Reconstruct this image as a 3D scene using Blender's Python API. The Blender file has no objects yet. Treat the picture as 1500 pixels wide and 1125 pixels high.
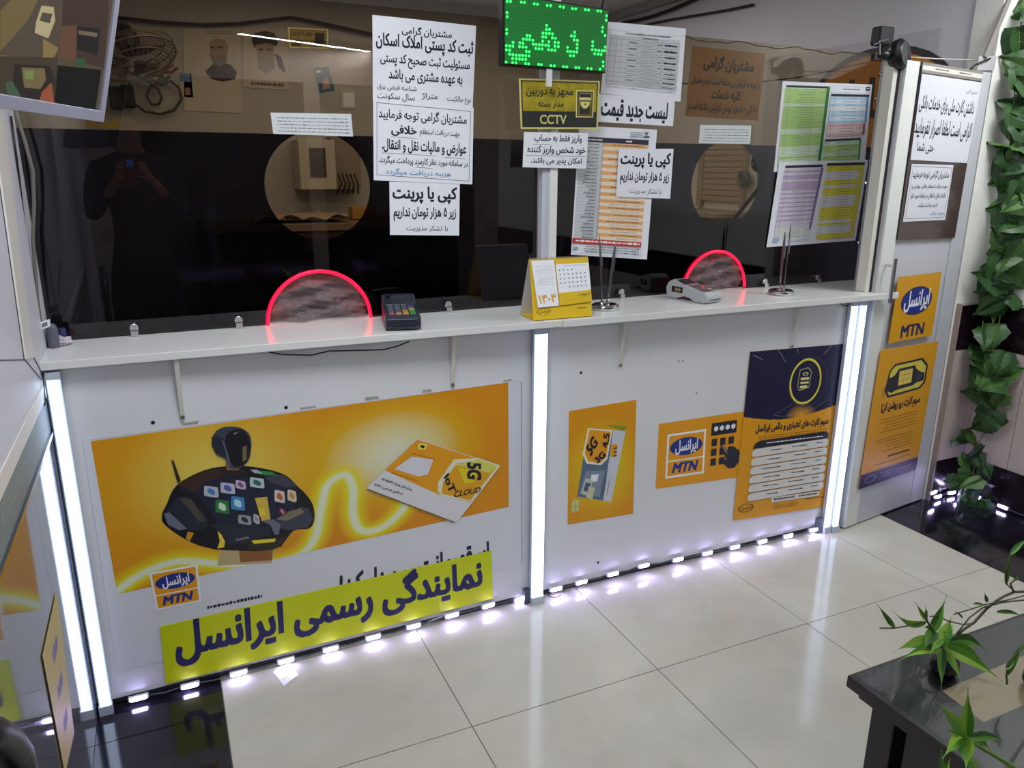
import bpy, bmesh, math, random
import numpy as np
from mathutils import Vector, Matrix
C = bpy.context.scene.collection
random.seed(7)
# ------------------------------------------------------------------ camera, world, light, exposure
CAMP = Vector((-1.1476, -2.2373, 1.55)); FPX = 1121.8
PIT, ROL, YAW = 0.27354, 0.0059, 0.42983
_fw = Vector((math.sin(YAW)*math.cos(PIT), math.cos(YAW)*math.cos(PIT), -math.sin(PIT)))
_r0 = Vector((math.cos(YAW), -math.sin(YAW), 0)); _u0 = _r0.cross(_fw)
_r = _r0*math.cos(ROL)+_u0*math.sin(ROL); _u = -_r0*math.sin(ROL)+_u0*math.cos(ROL)
cd = bpy.data.cameras.new('camera'); cam = bpy.data.objects.new('camera', cd); C.objects.link(cam)
cd.sensor_width = 36; cd.lens = FPX/1500*36; cd.clip_start = .02
cam.matrix_world = Matrix(((_r.x, _u.x, -_fw.x, CAMP.x), (_r.y, _u.y, -_fw.y, CAMP.y), (_r.z, _u.z, -_fw.z, CAMP.z), (0, 0, 0, 1)))
bpy.context.scene.camera = cam
sc = bpy.context.scene
w = bpy.data.worlds.new('world'); sc.world = w; w.use_nodes = True
w.node_tree.nodes['Background'].inputs[0].default_value = (.55, .6, .75, 1)
w.node_tree.nodes['Background'].inputs[1].default_value = .10
sc.view_settings.view_transform = 'Standard'; sc.view_settings.look = 'None'
sc.view_settings.exposure = 0.0; sc.view_settings.gamma = 1; sc.view_settings.use_curve_mapping = False
def area(name, loc, rot, sx, sy, power, col=(1, 1, 1)):
    l = bpy.data.lights.new(name, 'AREA'); l.shape = 'RECTANGLE'; l.size = sx; l.size_y = sy; l.energy = power; l.color = col
    o = bpy.data.objects.new(name, l); C.objects.link(o); o.location = loc; o.rotation_euler = rot; return o
area('ceiling_light_shop', (.5, -1.7, 2.60), (0, 0, 0), 2.2, 1.6, 4, (.93, .96, 1))
area('fill_light_left', (-.75, -.95, 2.62), (0, 0, 0), 0.6, .6, 26, (.92, .95, 1))  # added fill lamp, brightens the left counter panel and cabinet
area('fill_light_right', (1.95, -.75, 2.62), (0, 0, 0), .6, .6, 22, (.95, .97, 1))  # added fill lamp, lifts the right wall and corner
area('ceiling_light_entrance', (.42, -4.55, 2.60), (0, 0, -.35), 1.3, .05, 32, (.93, .96, 1))
area('ceiling_light_office', (.2, 1.9, 2.60), (0, 0, 0), 2.5, 1.6, 24, (1, .97, .93))
# ------------------------------------------------------------------ unprojection: photo pixel -> point on a plane of the room
def V(*a): return Vector(a)
def ray(px, py): return _fw + _r*((px-750)/FPX) + _u*((562.5-py)/FPX)
class PL:
    def __init__(s, p, n): s.p = Vector(p); s.n = Vector(n).normalized()
    def at(s, px, py):
        d = ray(px, py); return CAMP + d*((s.p-CAMP).dot(s.n)/d.dot(s.n))
def vplane(a, b):      # vertical plane through two floor points, normal to the viewer
    d = Vector((b[0]-a[0], b[1]-a[1], 0)); return PL((a[0], a[1], 0), (d.y, -d.x, 0))
P_PL = vplane((-1.46, .012), (0, .042)); P_PR = vplane((0, .042), (1.46, .028))
P_GL = vplane((-1.46, .245), (1.75, .305)); P_DOOR = vplane((1.44, -.027), (2.126, .067))
P_LW = PL((-1.46, 0, 0), (1, 0, 0)); P_IR = PL((2.15, 0, 0), (-1, 0, 0)); P_RW = PL((2.39, 0, 0), (-1, 0, 0))
P_JB = PL((0, .075, 0), (0, -1, 0)); P_BK = PL((0, 3.3, 0), (0, -1, 0)); P_FL = PL((0, 0, 0), (0, 0, 1))
P_SH = PL((0, 0, 1.07), (0, 0, 1)); P_TB = PL((0, 0, .45), (0, 0, 1))
SH = 1.07
# ------------------------------------------------------------------ materials
def lin(h):
    if isinstance(h, str):
        h = h.lstrip('#'); c = [int(h[i:i+2], 16)/255 for i in (0, 2, 4)]
        return tuple(x/12.92 if x <= .04045 else ((x+.055)/1.055)**2.4 for x in c)+(1,)
    return tuple(h)+(1,)
MATS = {}
def M(h, rough=.55, metal=0, coat=0, noise=0, scale=8, emit=0, bump=0, bscale=60, spec=None, name=None):
    key = (h, rough, metal, coat, noise, scale, emit, bump, bscale, spec)
    if key in MATS: return MATS[key]
    m = bpy.data.materials.new(name or 'paint_'+str(len(MATS))); m.use_nodes = True; nt = m.node_tree; b = nt.nodes['Principled BSDF']
    c = lin(h); b.inputs['Base Color'].default_value = c; b.inputs['Roughness'].default_value = rough
    b.inputs['Metallic'].default_value = metal; b.inputs['Coat Weight'].default_value = coat; b.inputs['Coat Roughness'].default_value = .08
    if spec is not None: b.inputs['Specular IOR Level'].default_value = spec
    if emit: b.inputs['Emission Color'].default_value = c; b.inputs['Emission Strength'].default_value = emit
    if noise or bump:
        tc = nt.nodes.new('ShaderNodeTexCoord')
    if noise:
        n = nt.nodes.new('ShaderNodeTexNoise'); n.inputs['Scale'].default_value = scale; n.inputs['Detail'].default_value = 5
        nt.links.new(tc.outputs['Object'], n.inputs['Vector'])
        r = nt.nodes.new('ShaderNodeValToRGB'); r.color_ramp.elements[0].position = .3; r.color_ramp.elements[1].position = .7
        r.color_ramp.elements[0].color = tuple(x*(1-noise) for x in c[:3])+(1,); r.color_ramp.elements[1].color = tuple(min(1, x*(1+noise*.6)) for x in c[:3])+(1,)
        nt.links.new(n.outputs['Fac'], r.inputs['Fac']); nt.links.new(r.outputs['Color'], b.inputs['Base Color'])
    if bump:
        n2 = nt.nodes.new('ShaderNodeTexNoise'); n2.inputs['Scale'].default_value = bscale; nt.links.new(tc.outputs['Object'], n2.inputs['Vector'])
        bp = nt.nodes.new('ShaderNodeBump'); bp.inputs['Strength'].default_value = bump; bp.inputs['Distance'].default_value = .01
        nt.links.new(n2.outputs['Fac'], bp.inputs['Height']); nt.links.new(bp.outputs['Normal'], b.inputs['Normal'])
    MATS[key] = m; return m
def glassmat(name, tint, refl, rough=0.0, glosscol=(1, 1, 1), bump=0, bscale=30):
    m = bpy.data.materials.new(name); m.use_nodes = True; nt = m.node_tree; nt.nodes.clear()
    o = nt.nodes.new('ShaderNodeOutputMaterial'); t = nt.nodes.new('ShaderNodeBsdfTransparent'); g = nt.nodes.new('ShaderNodeBsdfGlossy')
    t.inputs['Color'].default_value = tuple(tint)+(1,); g.inputs['Color'].default_value = tuple(glosscol)+(1,); g.inputs['Roughness'].default_value = rough
    lw = nt.nodes.new('ShaderNodeLayerWeight'); lw.inputs['Blend'].default_value = .5; pw = nt.nodes.new('ShaderNodeMath'); pw.operation = 'POWER'; pw.inputs[1].default_value = 5
    nt.links.new(lw.outputs['Facing'], pw.inputs[0]); ma = nt.nodes.new('ShaderNodeMath'); ma.operation = 'MULTIPLY_ADD'; ma.inputs[1].default_value = 1-refl; ma.inputs[2].default_value = refl; nt.links.new(pw.outputs[0], ma.inputs[0])
    mx = nt.nodes.new('ShaderNodeMixShader'); nt.links.new(ma.outputs[0], mx.inputs[0]); nt.links.new(t.outputs[0], mx.inputs[1]); nt.links.new(g.outputs[0], mx.inputs[2])
    nt.links.new(mx.outputs[0], o.inputs['Surface'])
    if bump:
        tc = nt.nodes.new('ShaderNodeTexCoord'); n2 = nt.nodes.new('ShaderNodeTexNoise'); n2.inputs['Scale'].default_value = bscale; n2.inputs['Detail'].default_value = 8
        n2.inputs['Distortion'].default_value = 1.5
        nt.links.new(tc.outputs['Object'], n2.inputs['Vector'])
        bp = nt.nodes.new('ShaderNodeBump'); bp.inputs['Strength'].default_value = bump; bp.inputs['Distance'].default_value = .02
        nt.links.new(n2.outputs['Fac'], bp.inputs['Height']); nt.links.new(bp.outputs['Normal'], g.inputs['Normal'])
    return m
def tilemat(name, c1, c2, rough, scale=2.2, vein=None, coat=0):
    m = bpy.data.materials.new(name); m.use_nodes = True; nt = m.node_tree; b = nt.nodes['Principled BSDF']
    geo = nt.nodes.new('ShaderNodeNewGeometry'); n = nt.nodes.new('ShaderNodeTexNoise'); n.inputs['Scale'].default_value = scale; n.inputs['Detail'].default_value = 9; n.inputs['Roughness'].default_value = .6
    n.inputs['Distortion'].default_value = .6
    nt.links.new(geo.outputs['Position'], n.inputs['Vector'])
    r = nt.nodes.new('ShaderNodeValToRGB'); e = r.color_ramp.elements; e[0].position = .32; e[0].color = lin(c1); e[1].position = .68; e[1].color = lin(c2)
    if vein: x = e.new(.5); x.color = lin(vein)
    nt.links.new(n.outputs['Fac'], r.inputs['Fac']); nt.links.new(r.outputs['Color'], b.inputs['Base Color'])
    b.inputs['Roughness'].default_value = rough; b.inputs['Coat Weight'].default_value = coat; b.inputs['Coat Roughness'].default_value = .05; b.inputs['Specular IOR Level'].default_value = .4
    n2 = nt.nodes.new('ShaderNodeTexNoise'); n2.inputs['Scale'].default_value = 5; n2.inputs['Detail'].default_value = 6; nt.links.new(geo.outputs['Position'], n2.inputs['Vector'])
    mr = nt.nodes.new('ShaderNodeMapRange'); mr.inputs['To Min'].default_value = rough*.7; mr.inputs['To Max'].default_value = rough*1.5
    nt.links.new(n2.outputs['Fac'], mr.inputs['Value']); nt.links.new(mr.outputs[0], b.inputs['Roughness'])
    return m
WHITE = M('#dadce0', .35, noise=.03, scale=3, name='white_laminate')
SHELFM = M('#dfe0de', .22, noise=.02, scale=3, name='shelf_laminate')
PLASTER = M('#ebebe4', .8, noise=.06, scale=2.5, bump=.15, bscale=90, name='wall_plaster')
OFFW = M('#b4ada8', .8, noise=.05, scale=1.5, name='office_wall_paint')
CEIL = M('#c8c8c8', .85, noise=.03, name='ceiling_paint')
CHROME = M('#cfcfd2', .12, 1, name='chrome')
BLK = M('#111114', .4, name='black_plastic')
PAPER = M('#e6e8ee', .7, noise=.015, scale=4, name='paper')
INK = M('#16162a', .8, name='ink')
# ------------------------------------------------------------------ mesh builder
WORG = {}
class MB:
    def __init__(s): s.v = []; s.f = []; s.mi = []; s.ms = []
    def mat(s, m):
        if m not in s.ms: s.ms.append(m)
        return s.ms.index(m)
    def add(s, vs, fs, m):
        o = len(s.v); s.v += [tuple(x) for x in vs]; k = s.mat(m)
        for f in fs: s.f.append(tuple(i+o for i in f)); s.mi.append(k)
    def box(s, c, d, m, R=None, taper=1.0):
        vs = []
        for z in (-1, 1):
            t = taper if z > 0 else 1
            for x, y in ((-1, -1), (1, -1), (1, 1), (-1, 1)):
                p = Vector((x*d[0]/2*t, y*d[1]/2*t, z*d[2]/2))
                vs.append((R @ p if R else p)+Vector(c))
        s.add(vs, [(3, 2, 1, 0), (4, 5, 6, 7), (0, 1, 5, 4), (1, 2, 6, 5), (2, 3, 7, 6), (3, 0, 4, 7)], m)
    def bb(s, x0, x1, y0, y1, z0, z1, m): s.box(((x0+x1)/2, (y0+y1)/2, (z0+z1)/2), (x1-x0, y1-y0, z1-z0), m)
    def prism(s, pts, ext, m):     # pts: list of Vector polygon, ext: extrusion vector
        n = len(pts); a = [Vector(p) for p in pts]; b = [p+Vector(ext) for p in a]
        s.add(a+b, [tuple(range(n-1, -1, -1)), tuple(range(n, 2*n))]+[(i, (i+1) % n, n+(i+1) % n, n+i) for i in range(n)], m)
    def tube(s, pts, r, m, n=8, caps=True):
        pts = [Vector(p) for p in pts]; rs = r if isinstance(r, (list, tuple)) else [r]*len(pts); o = []; vs = []
        up = None
        for i, p in enumerate(pts):
            t = (pts[min(i+1, len(pts)-1)]-pts[max(i-1, 0)]).normalized()
            if up is None: up = Vector((0, 0, 1)) if abs(t.z) < .9 else Vector((1, 0, 0))
            a = t.cross(up).normalized(); b = a.cross(t).normalized(); up = b
            for k in range(n):
                q = 2*math.pi*k/n; vs.append(p+(a*math.cos(q)+b*math.sin(q))*rs[i])
        fs = [(i*n+k, i*n+(k+1) % n, (i+1)*n+(k+1) % n, (i+1)*n+k) for i in range(len(pts)-1) for k in range(n)]
        if caps: fs += [tuple(range(n-1, -1, -1)), tuple((len(pts)-1)*n+k for k in range(n))]
        s.add(vs, fs, m)
    def lathe(s, prof, c, m, n=24, R=None):
        vs = []
        for r, z in prof:
            for k in range(n):
                q = 2*math.pi*k/n; p = Vector((r*math.cos(q), r*math.sin(q), z)); vs.append((R @ p if R else p)+Vector(c))
        fs = [(i*n+k, i*n+(k+1) % n, (i+1)*n+(k+1) % n, (i+1)*n+k) for i in range(len(prof)-1) for k in range(n)]
        fs += [tuple(range(n-1, -1, -1)), tuple((len(prof)-1)*n+k for k in range(n))]
        s.add(vs, fs, m)
    def build(s, name, parent=None, smooth=False, bevel=0, origin=None):
        me = bpy.data.meshes.new(name); org = Vector(origin) if origin is not None else Vector((0, 0, 0))
        if parent is None and origin is None and s.v:
            a = np.array(s.v); org = Vector(((a[:, 0].min()+a[:, 0].max())/2, (a[:, 1].min()+a[:, 1].max())/2, a[:, 2].min()))
        if parent is not None: org = WORG.get(parent.name, Vector(parent.matrix_world.translation))
        me.from_pydata([tuple(Vector(v)-org) for v in s.v], [], s.f)
        for m in s.ms: me.materials.append(m)
        me.polygons.foreach_set('material_index', s.mi)
        if smooth: me.polygons.foreach_set('use_smooth', [True]*len(me.polygons))
        me.update(); o = bpy.data.objects.new(name, me); C.objects.link(o)
        if parent is not None: o.parent = parent; WORG[o.name] = org
        else: o.location = org; o.matrix_world = Matrix.Translation(org)
        if bevel:
            b = o.modifiers.new('bevel', 'BEVEL'); b.width = bevel; b.segments = 3; b.limit_method = 'ANGLE'
        return o
def thing(name, label, cat, loc=(0, 0, 0), group=None):
    o = bpy.data.objects.new(name, None); C.objects.link(o); o.location = loc; o.matrix_world = Matrix.Translation(Vector(loc)); o.empty_display_size = .05
    o['label'] = label; o['category'] = cat
    if group: o['group'] = group
    return o
def tag(o, label, cat, group=None):
    o['label'] = label; o['category'] = cat
    if group: o['group'] = group
    return o
def struct(o): o['kind'] = 'structure'; return o
def sempty(name, loc=(0, 0, 0)):
    o = bpy.data.objects.new(name, None); C.objects.link(o); o.location = loc; o.matrix_world = Matrix.Translation(Vector(loc)); o['kind'] = 'structure'; return o
# ------------------------------------------------------------------ Persian text: join letters into their presentation forms
FORMS = {}
def _f(ch, iso, n): FORMS[ch] = (iso, n)
for ch, iso, n in (('ا', 0xFE8D, 2), ('آ', 0xFE81, 2), ('ب', 0xFE8F, 4), ('پ', 0xFB56, 4), ('ت', 0xFE95, 4), ('ث', 0xFE99, 4), ('ج', 0xFE9D, 4), ('چ', 0xFB7A, 4),
                   ('ح', 0xFEA1, 4), ('خ', 0xFEA5, 4), ('د', 0xFEA9, 2), ('ذ', 0xFEAB, 2), ('ر', 0xFEAD, 2), ('ز', 0xFEAF, 2), ('ژ', 0xFB8A, 2), ('س', 0xFEB1, 4), ('ش', 0xFEB5, 4),
                   ('ص', 0xFEB9, 4), ('ض', 0xFEBD, 4), ('ط', 0xFEC1, 4), ('ظ', 0xFEC5, 4), ('ع', 0xFEC9, 4), ('غ', 0xFECD, 4), ('ف', 0xFED1, 4), ('ق', 0xFED5, 4), ('ک', 0xFB8E, 4),
                   ('گ', 0xFB92, 4), ('ل', 0xFEDD, 4), ('م', 0xFEE1, 4), ('ن', 0xFEE5, 4), ('و', 0xFEED, 2), ('ه', 0xFEE9, 4), ('ی', 0xFBFC, 4), ('ئ', 0xFE89, 4)): _f(ch, iso, n)
def shape(s):
    if not any(c in FORMS or '\u06f0' <= c <= '\u06f9' for c in s): return s
    out = []; i = 0
    while i < len(s):
        c = s[i]
        if c == '\u200c': i += 1; continue
        if c in FORMS:
            iso, n = FORMS[c]; pv = s[i-1] if i else ''; nx = s[i+1] if i+1 < len(s) else ''
            jp = pv in FORMS and FORMS[pv][1] == 4
            if c == 'ل' and nx == 'ا': out.append(chr(0xFEFC if jp else 0xFEFB)); i += 2; continue
            jn = n == 4 and nx in FORMS
            # order: isolated, final, initial, medial
            out.append(chr(iso+(3 if jp and jn else 2 if jn else 1 if jp else 0)))
        else: out.append(c)
        i += 1
    res = []; k = 0                   # digits keep left-to-right order
    while k < len(out):
        if out[k].isdigit():
            j = k
            while j < len(out) and out[j].isdigit(): j += 1
            res.append(''.join(out[k:j])); k = j
        else: res.append(out[k]); k += 1
    return ''.join(reversed(res))
TC = {}
def textmesh(s, bold=0.0, shear=0.0):
    key = (s, bold, shear)
    if key in TC: return TC[key]
    c = bpy.data.curves.new('t', 'FONT'); c.body = shape(s); c.size = 1; c.resolution_u = 3; c.shear = shear; c.fill_mode = 'NONE'
    o = bpy.data.objects.new('t', c); C.objects.link(o)
    dg = bpy.context.evaluated_depsgraph_get(); e = o.evaluated_get(dg); me = e.to_mesh()
    co = np.array([v.co[:2] for v in me.vertices]).reshape(-1, 2); ed = [tuple(x.vertices) for x in me.edges]
    e.to_mesh_clear(); bpy.data.objects.remove(o); bpy.data.curves.remove(c)
    if not len(co): TC[key] = ([], []); return TC[key]
    # contours run in vertex order; the closing edge joins the last vertex back to the first
    A = []; B = []
    for a, b in ed:
        if abs(a-b) == 1 and not (a > b and (b, a) in ed): a, b = min(a, b), max(a, b)
        else: a, b = max(a, b), min(a, b)
        A.append(a); B.append(b)
    P, Q = co[A], co[B]; up = Q[:, 1] > P[:, 1]; W = np.where(up, 1, -1)
    lo = np.minimum(P[:, 1], Q[:, 1]); hi = np.maximum(P[:, 1], Q[:, 1]); k = bold*1.1+.006; kv = k*.7
    y0, y1 = co[:, 1].min()-kv, co[:, 1].max()+kv; rows = 54; dy = (y1-y0)/rows
    def spans(y):            # filled spans of one row, non-zero winding
        m = (lo <= y) & (hi > y)
        if not m.any(): return []
        t = (y-P[m, 1])/(Q[m, 1]-P[m, 1]); x = P[m, 0]+t*(Q[m, 0]-P[m, 0]); w_ = W[m]; od = np.argsort(x); out = []; acc = 0
        for i in od:
            if acc == 0: st = x[i]
            acc += w_[i]
            if acc == 0: out.append([st-k, x[i]+k])
        return out
    vs = []; fs = []
    for r in range(rows):
        y = y0+(r+.5)*dy; sp = sorted(spans(y)+(spans(y+kv)+spans(y-kv) if kv > .25*dy else [])); mg = []
        for a, b in sp:
            if mg and a <= mg[-1][1]+1e-5: mg[-1][1] = max(mg[-1][1], b)
            else: mg.append([a, b])
        for a, b in mg: n = len(vs); vs += [(a, y-dy/2), (b, y-dy/2), (b, y+dy/2), (a, y+dy/2)]; fs.append((n, n+1, n+2, n+3))
    vs = np.array(vs); mn = vs.min(0); mx = vs.max(0); vs = (vs-mn)/(mx-mn); vs = [(x, y, 0) for x, y in vs]
    TC[key] = (vs, fs); return TC[key]
# ------------------------------------------------------------------ printed sheets
def sheet(name, label, cat, plane, px, items, base=PAPER, off=.002, thick=.0012, parent=None, group=None, P3=None, layer=.00006, curl=0, face=0):
    """px: TL,TR,BR,BL photo pixels on the plane (or P3 their 3-D points). items in u,v (v from the top)."""
    n = plane.n if plane else (P3[1]-P3[0]).cross(P3[0]-P3[3]).normalized()
    q = P3 or [plane.at(*p) for p in px]; q = [Vector(p)+n*off for p in q]
    TL, TR, BR, BL = q
    if curl: layer = min(.0001, .0012/(len(items)+2))
    def at(u, v, k=1): return TL*(1-u)*(1-v)+TR*u*(1-v)+BR*u*v+BL*(1-u)*v+n*(thick+layer*k+(.00025 if curl and k > 0 else 0)+curl*math.sin(u*5.5+v*2)*math.sin(v*4+1))
    ux = TR-TL; vx = BL-TL
    def uv(x, y):            # photo pixel -> u,v by a few Newton steps
        p = plane.at(x, y)+n*off; u = v = .5
        for _ in range(12):
            d = p-(at(u, v, 0)-n*thick) if not curl else p-(TL*(1-u)*(1-v)+TR*u*(1-v)+BR*u*v+BL*(1-u)*v)
            du = (TR-TL)*(1-v)+(BR-BL)*v; dv = (BL-TL)*(1-u)+(BR-TR)*u
            a, b, c_, e_, f_ = du.dot(du), du.dot(dv), dv.dot(dv), d.dot(du), d.dot(dv); det = a*c_-b*b
            u += (e_*c_-f_*b)/det; v += (f_*a-e_*b)/det
        return u, v
    mb = MB()
    g = 28 if curl else 1; vs = []; 
    for k in (-1, 0):
        for j in range(g+1):
            for i in range(g+1): vs.append(at(i/g, j/g, 0) if k == 0 else at(i/g, j/g, 0)-n*thick)
    N = (g+1)**2; fs = []
    for j in range(g):
        for i in range(g):
            a = j*(g+1)+i; fs.append((N+a, N+a+g+1, N+a+g+2, N+a+1)); fs.append((a, a+1, a+g+2, a+g+1))
    for i in range(g):
        a, b = i, i+1; fs.append((a, N+a, N+b, b)); a, b = g*(g+1)+i, g*(g+1)+i+1; fs.append((a, b, N+b, N+a))
        a, b = i*(g+1), (i+1)*(g+1); fs.append((a, b, N+b, N+a)); a, b = a+g, b+g; fs.append((a, N+a, N+b, b))
    mb.add(vs, fs, base)
    K = [1]
    rnd = random.Random(name+str(label))
    def poly(pts, m, k): mb.add([at(u, v, k) for u, v in pts], [tuple(range(len(pts)-1, -1, -1))], m)
    W = ux.length; H = vx.length
    def line(pts, wd, m, k, closed=False):
        pp = [(u*W, v*H) for u, v in pts]
        if closed: pp = pp+[pp[0]]
        for (x0, y0), (x1, y1) in zip(pp, pp[1:]):
            L = math.hypot(x1-x0, y1-y0) or 1e-6; ex, ey = (x1-x0)/L*wd*.3, (y1-y0)/L*wd*.3; nx, ny = -(y1-y0)/L*wd/2, (x1-x0)/L*wd/2
            poly([((x0-ex+nx)/W, (y0-ey+ny)/H), ((x1+ex+nx)/W, (y1+ey+ny)/H), ((x1+ex-nx)/W, (y1+ey-ny)/H), ((x0-ex-nx)/W, (y0-ey-ny)/H)], m, k)
    for it in items:
        t = it[0]; K[0] += 1; k = K[0]
        if t[0] == '*':          # coordinates given as photo pixels
            t = t[1:]; cv = lambda pts: [uv(*p) for p in pts]
        else: cv = lambda pts: pts
        if t == 't':             # text in a u,v box
            _, s, u0, v0, u1, v1, col, bold = it[:8]; vs2, fs2 = textmesh(s, bold, it[8] if len(it) > 8 else 0)
            mb.add([at(u0+(u1-u0)*x, v1+(v0-v1)*y, k)+n*(z*1.5e-5) for x, y, z in vs2], [f[::1] for f in fs2], col)
        elif t == 'T':           # text in a quad TL,TR,BR,BL
            _, s, qd, col, bold = it[:5]; qd = cv(qd); vs2, fs2 = textmesh(s, bold, it[5] if len(it) > 5 else 0)
            def bl(x, y): return tuple(qd[0][i]*(1-x)*y+qd[1][i]*x*y+qd[2][i]*x*(1-y)+qd[3][i]*(1-x)*(1-y) for i in (0, 1))
            mb.add([at(*bl(x, y), k)+n*(z*1.5e-5) for x, y, z in vs2], [f for f in fs2], col)
        elif t == 'r': _, u0, v0, u1, v1, col = it; poly([(u0, v0), (u1, v0), (u1, v1), (u0, v1)], col, k)
        elif t == 'p': poly(cv(it[1]), it[2], k)
        elif t == 'l': line(cv(it[1]), it[2], it[3], k, len(it) > 4)
        elif t == 'e':
            _, cu, cvv, ru, rv, col = it[:6]; inner = it[6] if len(it) > 6 else 0; nn = 28
            an = [2*math.pi*i/nn for i in range(nn)]
            if not inner: poly([(cu+ru*math.cos(a), cvv+rv*math.sin(a)) for a in an], col, k)
            else:
                for a, b in zip(an, an[1:]+an[:1]):
                    poly([(cu+ru*math.cos(a), cvv+rv*math.sin(a)), (cu+ru*math.cos(b), cvv+rv*math.sin(b)), (cu+ru*inner*math.cos(b), cvv+rv*inner*math.sin(b)), (cu+ru*inner*math.cos(a), cvv+rv*inner*math.sin(a))], col, k)
        elif t == 's':           # lines of print too small to read
            _, u0, v0, u1, v1, nl, col = it[:7]; fill = it[7] if len(it) > 7 else .45; mn = it[8] if len(it) > 8 else .75
            for j in range(nl):
                vc = v0+(v1-v0)*(j+.5)/nl; hh = (v1-v0)/nl*fill/2; a = u0+(u1-u0)*rnd.uniform(0, 1-mn)*.9; x = u1
                while x > a:
                    wd = (u1-u0)*rnd.uniform(.02, .07)+.004; x2 = max(a, x-wd); hs = hh*rnd.uniform(.55, 1.1)
                    poly([(x2, vc-hs), (x, vc-hs), (x, vc+hs*.6), (x2, vc+hs*.6)], col, k); x = x2-(u1-u0)*.012
        elif t == 'g':           # printed colour field, one colour per vertex
            _, fn, nx, ny, mt = it
            vs2 = [at(i/nx, j/ny, k) for j in range(ny+1) for i in range(nx+1)]
            fs2 = [(j*(nx+1)+i, (j+1)*(nx+1)+i, (j+1)*(nx+1)+i+1, j*(nx+1)+i+1) for j in range(ny) for i in range(nx)]
            mb.grid = (len(mb.v), fn, nx, ny); mb.add(vs2, fs2, mt)
    o = mb.build(name, parent)
    if hasattr(mb, 'grid'):
        st, fn, nx, ny = mb.grid; a = o.data.color_attributes.new('print', 'FLOAT_COLOR', 'POINT'); arr = np.zeros((len(mb.v), 4)); arr[:, 3] = 1
        U, Vv = np.meshgrid(np.linspace(0, 1, nx+1), np.linspace(0, 1, ny+1)); arr[st:st+(nx+1)*(ny+1), :3] = fn(U.ravel(), Vv.ravel(), uv)
        a.data.foreach_set('color', arr.ravel())
    if label: o['label'] = label
    if parent is None: o['category'] = cat
    if group: o['group'] = group
    return o
def printmat(rough=.4):
    m = bpy.data.materials.new('printed_colours'); m.use_nodes = True; nt = m.node_tree; b = nt.nodes['Principled BSDF']; a = nt.nodes.new('ShaderNodeAttribute'); a.attribute_name = 'print'
    nt.links.new(a.outputs['Color'], b.inputs['Base Color']); b.inputs['Roughness'].default_value = rough; return m
PRINT = printmat()
def L3(h): return np.array(lin(h)[:3])
# ================================================================== the room
GROUT = M('#6b6a66', .8, name='grout'); BEIGE = tilemat('beige_marble', '#b2afa4', '#c8c5ba', .11, 1.8)
DARKT = tilemat('dark_marble', '#0f0e16', '#2a2834', .10, 6, vein='#15141a', coat=.3)
BEIGEW = tilemat('beige_wall_tile', '#c4b6ae', '#d2c5bd', .25, 2); DARKW = tilemat('dark_wall_tile', '#140c12', '#251a22', .15, 5)
mb = MB(); mb.bb(-1.9, 3.0, -4.8, 3.5, -.05, -.003, GROUT); floor = struct(mb.build('floor', origin=(0, 0, -.05)))
def tile(par, x0, x1, y0, y1, z0, z1, m, g=.0015):
    b = MB(); b.bb(x0+g, x1-g, y0+g, y1-g, z0, z1, m); return b.build('tile', par)
XS = [-1.115, -.471, .172, .807, 1.44, 1.80]; YS = [.12, -.50, -1.135, -1.77, -2.405, -3.04, -3.675, -4.31]
for i in range(5):
    for j in range(7): tile(floor, XS[i], XS[i+1], YS[j+1], YS[j], -.003, random.uniform(-.0002, .0002), BEIGE)
for j, (a, b) in enumerate([(-.142, .12), (-.742, -.142), (-1.342, -.742), (-1.942, -1.342), (-2.542, -1.942), (-3.142, -2.542), (-4.31, -3.142)]):
    tile(floor, -1.46, -1.115, a, b, -.003, 0, DARKT)
for (a, b) in [(-.47, .12), (-1.07, -.47), (-1.67, -1.07), (-2.27, -1.67), (-2.9, -2.27)]:
    tile(floor, 1.80, 2.045, a, b, -.003, 0, DARKT); tile(floor, 2.045, 2.39, a+.14, b+.14 if b < 0 else .12, -.003, 0, DARKT)
b = MB(); b.bb(-1.9, 3, .12, 3.5, -.003, 0, M('#6c6660', .5)); b.build('office_flooring', floor)
mb = MB(); mb.bb(-1.9, 3, -4.8, 3.5, 2.67, 2.75, CEIL); struct(mb.build('ceiling'))
mb = MB(); mb.bb(-1.9, 3, 3.3, 3.4, 0, 2.67, OFFW); wall_back = struct(mb.build('wall_back'))
mb = MB(); mb.bb(-1.62, -1.4605, -4.8, 3.3, 0, 2.67, M('#c9c9d2', .5, noise=.03, name='left_wall_paint')); struct(mb.build('wall_left'))
mb = MB(); mb.bb(2.15, 2.30, .085, 3.3, 0, 2.67, M('#dcdae0', .75, noise=.04, scale=1.5, name='office_side_paint')); struct(mb.build('wall_office_right'))
mb = MB(); mb.bb(2.39, 2.5, -4.8, .2, 0, 2.67, PLASTER); wr = struct(mb.build('wall_right'))
mb = MB(); mb.bb(2.135, 2.39, .075, .2, 0, 2.67, PLASTER); wj = struct(mb.build('wall_corner'))
mb = MB(); mb.bb(-1.9, 3, -4.9, -4.8, 0, 2.67, M('#b8aaa4', .6, noise=.2, name='shopfront_wall')); wf = struct(mb.build('wall_entrance'))
b = MB(); b.bb(-1.2, .4, -4.8, -4.79, .1, 2.3, M('#0a0c12', .08, name='night_glazing')); struct(b.build('window_1'))
b = MB(); b.bb(.55, 2.1, -4.8, -4.79, .1, 2.3, M('#0a0c12', .08)); struct(b.build('window_2'))
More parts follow.
